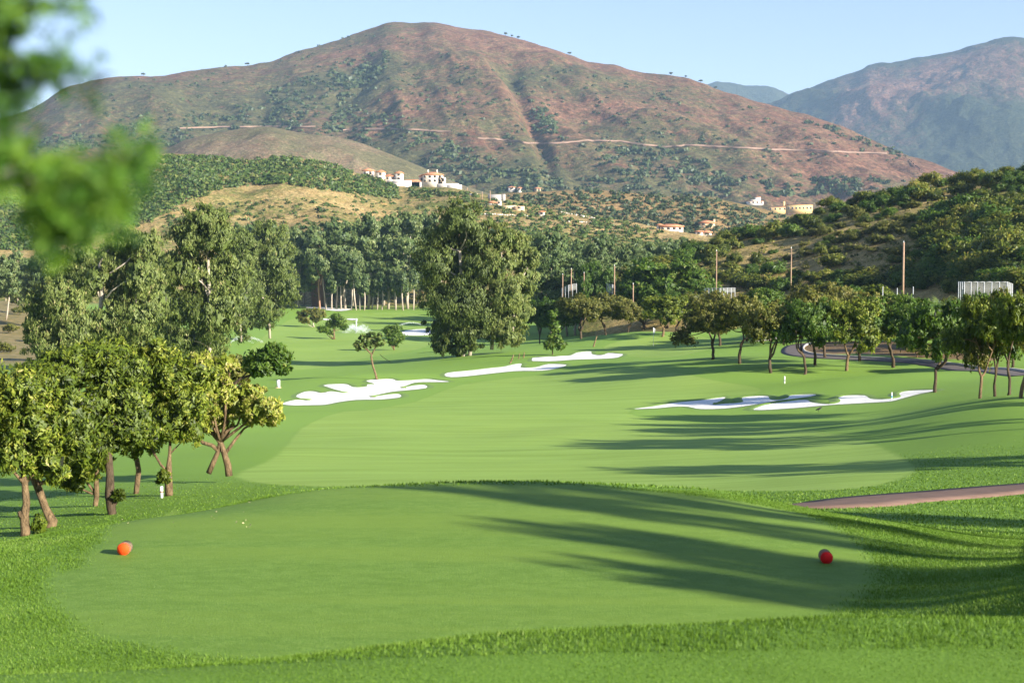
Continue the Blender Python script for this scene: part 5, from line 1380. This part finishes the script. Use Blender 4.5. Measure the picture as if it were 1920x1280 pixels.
# bare sticks and dead saplings
def stick(px, py, tx, ty, r, label):
    B = hit(px, py, 60); s_ = B[1] / FPX
    link('bare_stick', Geo().tube(bend((0, 0, -0.1), ((tx - px) * s_, 0, (py - ty) * s_), 5, 0.06), np.linspace(r, r * .6, 5), 6).mesh('stick', M['bark_brown'], True), loc=B, label=label, cat='stick', group='bare sticks in the turf')
stick(1112, 650, 1119, 630, 0.12, 'bare leaning stick on the slope left of the green')
stick(955, 681, 963, 665, 0.10, 'leftmost bare stick above the middle bunker')
stick(972, 673, 974, 662, 0.07, 'short middle stick above the middle bunker')
stick(981, 671, 983, 660, 0.08, 'rightmost bare stick above the middle bunker')
stick(735, 677, 712, 664, 0.05, 'fallen thin twig right of the sparse crooked tree')

# tee markers : short logs lying on the grass with a painted end
def paint(name, col):
    m, nt, b = new_mat(name); tc = nt.nodes.new('ShaderNodeTexCoord')
    n = noise_node(nt, 25, 3, 0.6, tc.outputs['Object'])
    nt.links.new(ramp(nt, n.outputs[0], [(0.3, tuple(c * .9 for c in col)), (0.7, col)]), b.inputs['Base Color']); b.inputs['Roughness'].default_value = 0.7; b.inputs['Specular IOR Level'].default_value = 0.2
    return m
M['orange'] = paint('orange_paint', (0.90, 0.075, 0.008)); M['red'] = paint('red_paint', (0.72, 0.012, 0.012))
def tee_marker(px, py, mat, label, yaw):
    B = hit(px, py + 12, 7); r = 12.3 * B[1] / FPX; L = 0.13
    e = empty('tee_marker', B + np.array([0, 0, r - 0.008]), label, 'tee marker', 'tee markers', yaw)
    n = 28; prof = [(0.0, 0.0), (0.0, r * 0.90), (0.008, r), (L - .006, r * 0.99), (L, r * 0.9), (L, 0.0)]
    g = Geo(); g.tube([(0, 0.004, 0), (0, 0.012, 0), (0, L, 0)], [r * .93, r, r * 0.97], n)
    link('log', g.mesh('log', M['log'], True), parent=e)
    link('painted_end', Geo().tube([(0, -0.003, 0), (0, 0.0035, 0)], [r * .93, r * .95], n).mesh('painted_end', mat, False), parent=e)
    link('painted_rim', Geo().tube([(0, 0.010, 0), (0, 0.022, 0)], [r * 1.006, r * 1.006], n, False).mesh('painted_rim', mat, True), parent=e)
M['log'] = bark_mat('log_wood', (0.20, 0.13, 0.07), (0.42, 0.32, 0.21), 30)
tee_marker(231, 1028, M['orange'], 'orange painted log end tee marker at the left of the tee', R(1))
tee_marker(1550, 1044, M['red'], 'red painted log end tee marker in the striped shade at the right of the tee', R(-4))

# sprinklers
m, nt, b = new_mat('water_spray')
tr = nt.nodes.new('ShaderNodeBsdfTransparent'); df = nt.nodes.new('ShaderNodeBsdfDiffuse'); df.inputs[0].default_value = (0.85, 0.88, 0.9, 1)
tl = nt.nodes.new('ShaderNodeBsdfTranslucent'); tl.inputs[0].default_value = (0.85, 0.88, 0.9, 1)
m1 = nt.nodes.new('ShaderNodeMixShader'); nt.links.new(df.outputs[0], m1.inputs[1]); nt.links.new(tl.outputs[0], m1.inputs[2])
m2 = nt.nodes.new('ShaderNodeMixShader'); m2.inputs[0].default_value = 0.55; nt.links.new(tr.outputs[0], m2.inputs[1]); nt.links.new(m1.outputs[0], m2.inputs[2])
nt.links.new(m2.outputs[0], nt.nodes['Material Output'].inputs['Surface']); nt.nodes.remove(b)
M['spray'] = m
def spray(px, py, label, jets, n=500, ymin=150, drop=0.09):
    B = hit(px, py, ymin); s_ = B[1] / FPX
    e = empty('sprinkler', B, label, 'sprinkler', 'lawn sprinklers at work')
    link('head', Geo().tube([(0, 0, -0.05), (0, 0, 0.18)], [0.05, 0.04], 8).mesh('head', M['steel'], True), parent=e)
    P = []
    for (tx, ty, sp, w) in jets:         # ballistic arc towards an offset, apex given
        k = int(n * w); t = rng.random(k) ** (0.8 if abs(tx) > 3 else 1.3)
        X = tx * s_ * t; Z = 4 * ty * s_ * t * (1 - t) if abs(tx) > 3 else ty * s_ * (1 - (1 - t) ** 2)
        sprd = (0.03 + sp * t)[:, None] * rng.normal(size=(k, 3)) * np.array([1, 1, 0.8])
        P.append(np.stack([X, (rng.random(k) - .5) * 0.6 * t, Z + 0.15], 1) + sprd)
    P = np.concatenate(P); P[:, 2] = np.maximum(P[:, 2], 0.03)
    v, f = leaf_quads(P, drop * 2.2, 0.45, 0.6)
    link('water_jet', mesh_np('water_jet', v, [f], M['spray']), parent=e)
spray(668, 624, 'tall white fountain like sprinkler jet on the far fairway', [(0.5, 25, 0.10, 0.55), (-22, 9, 0.45, 1.0), (18, 7, 0.4, .8), (-12, 12, 0.5, .6), (24, 12, .4, .4), (4, 8, 0.5, 0.8)], 1500, 150, 0.075)
spray(433, 643, 'sprinkler throwing a low arc across the shade at the left of the far fairway', [(60, 9, 0.12, 1.0), (40, 12, 0.3, .6)], 700, 150, 0.07)
spray(1018, 603, 'sprinkler fan behind the yellowish eucalyptus', [(-8, 12, 0.4, .8), (30, 10, 0.3, 1), (12, 14, 0.5, .6)], 700, 180, 0.10)
spray(795, 612, 'sprinkler arc passing above the far right bunker', [(-48, 6, 0.1, 1.0)], 500, 180, 0.08)
spray(1075, 619, 'low sprinkler mist along the shaded bank left of the path', [(50, 6, 0.25, 1.0), (30, 9, 0.4, .6)], 700, 150, 0.07)
# a bird on the turf
B = hit(1535, 772, 50)
e = empty('bird', B, 'small black bird on the turf below the right bunkers', 'bird')
M['black'] = plain_mat('black_feather', (0.02, 0.02, 0.022), 0.6, 0.1, 10)
link('body', Geo().tube([(-.17, 0, .10), (-.10, 0, .13), (0, 0, .16), (.08, 0, .20), (.12, 0, .25), (.17, 0, .25), (.20, 0, .245)], [.012, .035, .06, .05, .03, .03, .004], 8).mesh('body', M['black'], True), parent=e)
for k in (-.02, .02): link('leg', Geo().tube([(0, k, -0.01), (0, k, .12)], 0.006, 5).mesh('leg', M['black']), parent=e)

# ------------------------------------------------------------------ near grass (real blades)
m, nt, b = new_mat('grass_blade')
c = ramp(nt, attr(nt, 'tint'), [(0, (0.070, 0.135, 0.008)), (0.5, (0.118, 0.215, 0.020)), (0.85, (0.18, 0.285, 0.042)), (1, (0.28, 0.36, 0.10))])
nt.links.new(c, b.inputs['Base Color']); b.inputs['Roughness'].default_value = 0.55; b.inputs['Specular IOR Level'].default_value = 0.2
tl = nt.nodes.new('ShaderNodeBsdfTranslucent'); nt.links.new(c, tl.inputs[0]); mx = nt.nodes.new('ShaderNodeMixShader'); mx.inputs[0].default_value = 0.4
nt.links.new(b.outputs[0], mx.inputs[1]); nt.links.new(tl.outputs[0], mx.inputs[2]); nt.links.new(mx.outputs[0], nt.nodes['Material Output'].inputs['Surface'])
M['blade'] = m
def blades(name, n, y0, y1, h, w, label, seed, shorth=0.0):
    r = np.random.default_rng(seed)
    y = np.sqrt(r.uniform(y0 * y0, y1 * y1, n)); u = r.uniform(-0.41, 0.41, n); x = u * y
    td = sdf(x, y, TEE_P); fd = sdf(x, y, FAIR_P)
    pd = np.full(n, 9.0)
    for i in range(len(near_c) - 1):
        a = near_c[i]; c_ = near_c[i + 1]; e_ = c_ - a
        t = np.clip(((x - a[0]) * e_[0] + (y - a[1]) * e_[1]) / (e_ @ e_), 0, 1)
        pd = np.minimum(pd, np.hypot(x - a[0] - t * e_[0], y - a[1] - t * e_[1]))
    keep0 = r.random(n) < np.where(y > 24, np.clip(1 - (y - 24) / 22, 0, 1), 1)
    front = y < 6.0 + 0.25 * vnoise(x * 1.2, y, 9)
    keep = keep0 & (td < 0.06 * r.normal(0, 1, n)) & (fd < 0) & (pd > 1.12)
    keep &= ~((y < 5.6) & (r.random(n) < 0.0))
    x, y = x[keep], y[keep]; n = len(x)
    z = ground_z(x, y)
    hh = h * r.uniform(0.5, 1.25, n) * (0.65 + 0.7 * vnoise(x * 2.3, y * 2.3, 4))
    hh = np.where(y < 5.9, hh * 0.35, hh)
    a = r.uniform(0, 2 * np.pi, n); l = r.normal(0, 0.38, (n, 2)) * hh[:, None]
    ww = w * (1 + y / 25)
    dx = np.cos(a) * ww * 0.5; dy = np.sin(a) * ww * 0.5
    v = np.stack([np.stack([x - dx, y - dy, z - 0.004], 1), np.stack([x + dx, y + dy, z - 0.004], 1), np.stack([x + l[:, 0], y + l[:, 1], z + hh], 1)], 1).reshape(-1, 3)
    f = np.arange(3 * n).reshape(n, 3)
    tint = np.clip(r.normal(0.5, 0.18, n) + (vnoise(x * 1.5, y * 1.5, 12) - 0.5) * 0.4, 0, 1)
    link(name, mesh_np(name, v, [f], M['blade'], face_attr={'tint': tint}), label=label, cat='grass', kind='stuff')
blades('rough_grass', 480000, 4.6, 17, 0.019, 0.006, 'longer green grass around the mown tee', 1)
blades('rough_grass', 170000, 17, 46, 0.030, 0.014, 'rough grass beyond the tee and along the path', 2)

# fallen leaves and petals
M['litter'] = plain_mat('dry_leaf', (0.45, 0.38, 0.22), 0.7, 0.3, 20)
q = []
for _ in range(90):
    p = hit(rnd.uniform(200, 480), rnd.uniform(885, 990), 12) if rnd.random() < .9 else hit(rnd.uniform(60, 1850), rnd.uniform(900, 1200), 6.8)
    q.append(p + (0, 0, 0.012))
v, f = leaf_quads(np.array(q), 0.020, 0.5, 0.0)
link('fallen_leaves', mesh_np('fallen_leaves', v, [f], M['litter']), label='tiny pale fallen leaves scattered on the turf', cat='leaves', kind='stuff')

# ------------------------------------------------------------------ overhanging blurred branch, top left
def near_branch():
    Y = 0.92; s_ = Y / FPX
    base = np.array([-1.05, 1.55, -1.60])
    e = empty('overhanging_conifer', base, 'blurred bright green conifer sprays hanging in from the top left corner, very close', 'tree')
    T = lambda px, py, dy=0.0: W(px, py, Y + dy) - base
    lines = [(np.array([(0, 0, -0.05), (0.01, 0, 0.9), (-0.02, 0, 1.9), (0.0, -.05, 2.6)]), [0.09, 0.075, 0.06, 0.04])]
    link('trunk', trunk_mesh('trunk', lines, M['bark_dark']), parent=e)
    br = [([np.array((-0.01, 0, 1.45)), T(-250, 330, .25), T(-60, 335), T(50, 345), T(110, 380), T(160, 400)], [0.02, 0.012, 0.006, 0.0035, 0.0025, 0.0015]),
          ([T(110, 380), T(180, 330), T(240, 290)], [0.0025, 0.0015, 0.001]), ([T(110, 380), T(130, 430), T(135, 460)], [0.0025, 0.0015, 0.001]),
          ([np.array((-0.01, 0, 1.75)), T(-200, 60, .2), T(-40, 95), T(60, 120), T(120, 125)], [0.018, 0.01, 0.004, 0.002, 0.001]),
          ([T(-60, 335), T(-10, 290), T(40, 270)], [0.005, 0.003, 0.001]), ([T(-40, 95), T(10, 40), T(60, 10)], [0.004, 0.002, 0.001])]
    for pts, rr in br: link('branch', trunk_mesh('branch', [(np.array(pts), rr)], M['bark_dark'], 6), parent=e)
    CL = [(-12, 110, 24, 80, 620), (5, 18, 36, 22, 420), (30, 130, 46, 30, 420), (95, 125, 42, 26, 420), (0, 60, 30, 60, 380), (30, 15, 45, 25, 300), (90, 5, 40, 12, 140), (140, 15, 16, 10, 30), (155, 2, 20, 8, 30), (150, 140, 30, 8, 40), (10, 285, 45, 36, 560), (50, 300, 26, 22, 240), (20, 215, 40, 10, 120), (65, 165, 18, 16, 90),
          (110, 345, 50, 42, 800), (165, 330, 45, 38, 700), (200, 370, 40, 30, 460), (245, 300, 30, 26, 420), (235, 268, 28, 16, 200), (280, 265, 16, 8, 50), (90, 410, 42, 36, 620), (140, 430, 45, 28, 480), (190, 420, 30, 20, 200), (60, 370, 30, 30, 300), (150, 160, 14, 8, 30), (100, 455, 35, 14, 150), (0, 180, 22, 30, 160)]
    P = []; tn = []; cnl = []
    for (px, py, rx, ry, n) in CL:
        k = int(n * 0.8 / 16) + 1
        tn0 = rnd.uniform(0.35, 0.8) if py > 220 else rnd.uniform(0.1, 0.5)
        if px > 30 and py > 220: k = int(k * 0.8)
        for _ in range(k):                      # short feathery twigs
            c = T(px + rng.normal() * rx * 0.52, py + rng.normal() * ry * 0.52, rnd.uniform(-0.035, 0.035))
            d = rand_unit(1)[0] + np.array([0.35, 0, -0.15]); d /= np.linalg.norm(d)
            t = rng.random(16)[:, None]
            cnl.append(np.repeat([(c - T(px, py)) / np.linalg.norm(c - T(px, py)) + (0.35, -0.5, 0.3)], 64, axis=0))
            P.append(c + d * t * 0.020 + rng.normal(size=(16, 3)) * 0.0022)
            tn.append(np.clip(rng.normal(tn0, 0.25) + rng.normal(0, 0.12, 16), 0, 1))
    P = np.concatenate(P); tn = np.concatenate(tn)
    v, f = leaf_quads(P, 0.011, 0.17, 0.1)
    link('needle_spray', mesh_np('needle_spray', v, [f], M['needle_leaf'], face_attr={'tint': tn}, cn=np.concatenate(cnl)), parent=e)
near_branch()

# ------------------------------------------------------------------ haze
m = bpy.data.materials.new('haze'); m.use_nodes = True; nt = m.node_tree
for n_ in list(nt.nodes):
    if n_.type != 'OUTPUT_MATERIAL': nt.nodes.remove(n_)
pv = nt.nodes.new('ShaderNodeVolumePrincipled')
pv.inputs['Color'].default_value = (0.46, 0.70, 1.0, 1)
pv.inputs['Density'].default_value = 0.000066
pv.inputs['Anisotropy'].default_value = 0.0
nt.links.new(pv.outputs[0], nt.nodes['Material Output'].inputs['Volume'])
hz = Geo().box(-20000, 20000, -300, 15000, -19, 1150).mesh('haze', m)
link('haze', hz, label='pale blue morning haze lying over the valley and mountains', cat='haze', kind='stuff')
print('TRIS', sum(len(o.data.loop_triangles) if False else len(o.data.polygons) for o in []) )
